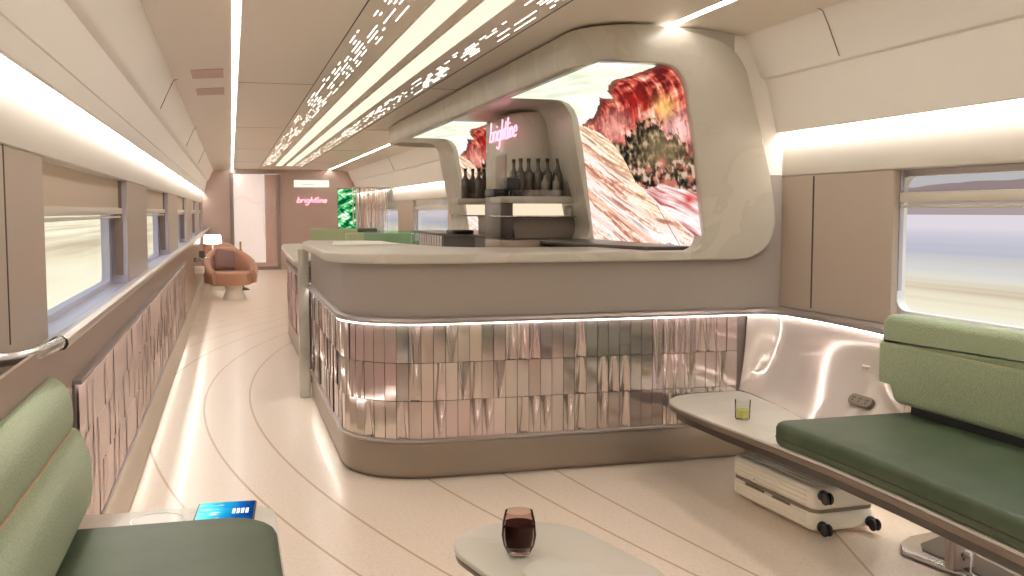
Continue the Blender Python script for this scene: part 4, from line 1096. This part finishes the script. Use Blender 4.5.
# ------------------------------------------------------------------ outside
def ground():
    m = mat('desert_ground', (.6, .5, .35), 1.0, spec=0.0); n, l, b_ = nt(m)
    tc = n.new('ShaderNodeTexCoord'); sp = n.new('ShaderNodeSeparateXYZ'); l.new(tc.outputs['Object'], sp.inputs[0])
    mp = n.new('ShaderNodeMapping'); mp.inputs['Scale'].default_value = (.16, .010, 1); l.new(tc.outputs['Object'], mp.inputs['Vector'])
    nz = n.new('ShaderNodeTexNoise'); nz.inputs['Scale'].default_value = 1.0; nz.inputs['Detail'].default_value = 7; l.new(mp.outputs[0], nz.inputs['Vector'])
    r1 = n.new('ShaderNodeValToRGB'); e = r1.color_ramp.elements
    e[0].position = .3; e[0].color = (.55, .42, .27, 1); e[1].position = .68; e[1].color = (.88, .80, .58, 1)
    q = e.new(.5); q.color = (.80, .68, .45, 1)
    l.new(nz.outputs['Fac'], r1.inputs['Fac'])
    ab = n.new('ShaderNodeMath'); ab.operation = 'ABSOLUTE'; l.new(sp.outputs['X'], ab.inputs[0])
    wob = n.new('ShaderNodeMath'); wob.operation = 'MULTIPLY_ADD'; l.new(nz.outputs['Fac'], wob.inputs[0]); wob.inputs[1].default_value = 40; l.new(ab.outputs[0], wob.inputs[2])
    mr = n.new('ShaderNodeMapRange'); mr.inputs['From Min'].default_value = 40; mr.inputs['From Max'].default_value = 300; l.new(wob.outputs[0], mr.inputs['Value'])
    r2 = n.new('ShaderNodeValToRGB'); e = r2.color_ramp.elements
    e[0].position = 0; e[0].color = (0, 0, 0, 1); e[1].position = .16; e[1].color = (1, 1, 1, 1)
    l.new(mr.outputs[0], r2.inputs['Fac'])
    r3 = n.new('ShaderNodeValToRGB'); e = r3.color_ramp.elements
    e[0].position = .12; e[0].color = (.40, .38, .41, 1); e[1].position = .5; e[1].color = (.62, .53, .53, 1)  # far ground on the right turns lavender, distance haze put into the colour
    l.new(mr.outputs[0], r3.inputs['Fac'])
    mx = n.new('ShaderNodeMixRGB'); l.new(r2.outputs['Color'], mx.inputs[0]); l.new(r1.outputs['Color'], mx.inputs[1]); l.new(r3.outputs['Color'], mx.inputs[2])
    gt = n.new('ShaderNodeMath'); gt.operation = 'GREATER_THAN'; gt.inputs[1].default_value = 0; l.new(sp.outputs['X'], gt.inputs[0])
    mul = n.new('ShaderNodeMath'); mul.operation = 'MULTIPLY'; l.new(gt.outputs[0], mul.inputs[0]); l.new(r2.outputs['Color'], mul.inputs[1]); l.new(mul.outputs[0], mx.inputs[0])
    l.new(mx.outputs[0], b_.inputs['Base Color'])
    o = MB().quad((-1500, -1500, -2.2), (1500, -1500, -2.2), (1500, 2500, -2.2), (-1500, 2500, -2.2)).build('desert_ground', m, smooth=False)
    o['kind'] = 'structure'
ground()
def ridge(xc, h, seed, col, label):
    b = MB(); rn = seed
    n_y, n_x = 160, 10; rows = []
    for i in range(n_y + 1):
        y = -700 + 2800 * i / n_y
        pk = h * (.35 + .65 * N(y * .0022, seed, 0, 5) * 1.3)
        row = []
        for j in range(n_x + 1):
            s_ = j / n_x; z = -2.2 + pk * math.sin(PI * s_) ** 1.3 * (.85 + .3 * N(y * .01, s_ * 4, seed, 4))
            row.append(b.bm.verts.new((xc + (s_ - .5) * 420, y, z)))
        rows.append(row)
    for i in range(n_y):
        for j in range(n_x): b.bm.faces.new((rows[i][j], rows[i + 1][j], rows[i + 1][j + 1], rows[i][j + 1]))
    o = b.build('mountain_ridge', mat('ridge', col, 1, spec=0)); tag(o, label, 'mountain')
ridge(950, 54, 3.3, (.36, .27, .25), 'hazy brown mountain ridge beyond the right window')
ridge(-950, 30, 8.1, (.72, .60, .42), 'pale mountain ridge beyond the left windows')

# world: pale hazy sky
w = bpy.data.worlds.new('world'); SC.world = w; w.use_nodes = True
n, l = w.node_tree.nodes, w.node_tree.links; n.clear()
o = n.new('ShaderNodeOutputWorld'); bg = n.new('ShaderNodeBackground'); tc = n.new('ShaderNodeTexCoord'); sp = n.new('ShaderNodeSeparateXYZ')
l.new(tc.outputs['Generated'], sp.inputs[0]); r = n.new('ShaderNodeValToRGB'); l.new(sp.outputs['Z'], r.inputs['Fac'])
r.color_ramp.elements[0].position = 0; r.color_ramp.elements[0].color = (.74, .74, .77, 1)
r.color_ramp.elements[1].position = .5; r.color_ramp.elements[1].color = (.55, .68, .90, 1)
l.new(r.outputs['Color'], bg.inputs['Color']); bg.inputs['Strength'].default_value = .62; l.new(bg.outputs[0], o.inputs['Surface'])
sd = bpy.data.lights.new('sun', 'SUN'); sd.energy = 1.5; sd.angle = R(3); sd.color = (1, .95, .86)
so = bpy.data.objects.new('sun', sd); C.objects.link(so); so.location = (20, -5, 40)
so.rotation_euler = Vector((.34, -.22, 1)).to_track_quat('Z', 'Y').to_euler()

# ------------------------------------------------------------------ view
SC.view_settings.view_transform = 'Standard'; SC.view_settings.look = 'None'; SC.view_settings.gamma = 1
SC.view_settings.use_curve_mapping = False
SC.view_settings.exposure = 0.66
SC.cycles.use_denoising = True
SC.cycles.max_bounces = 10; SC.cycles.diffuse_bounces = 6; SC.cycles.glossy_bounces = 5; SC.cycles.transparent_max_bounces = 16
SC.cycles.caustics_reflective = False; SC.cycles.caustics_refractive = False
SC.cycles.sample_clamp_indirect = 6
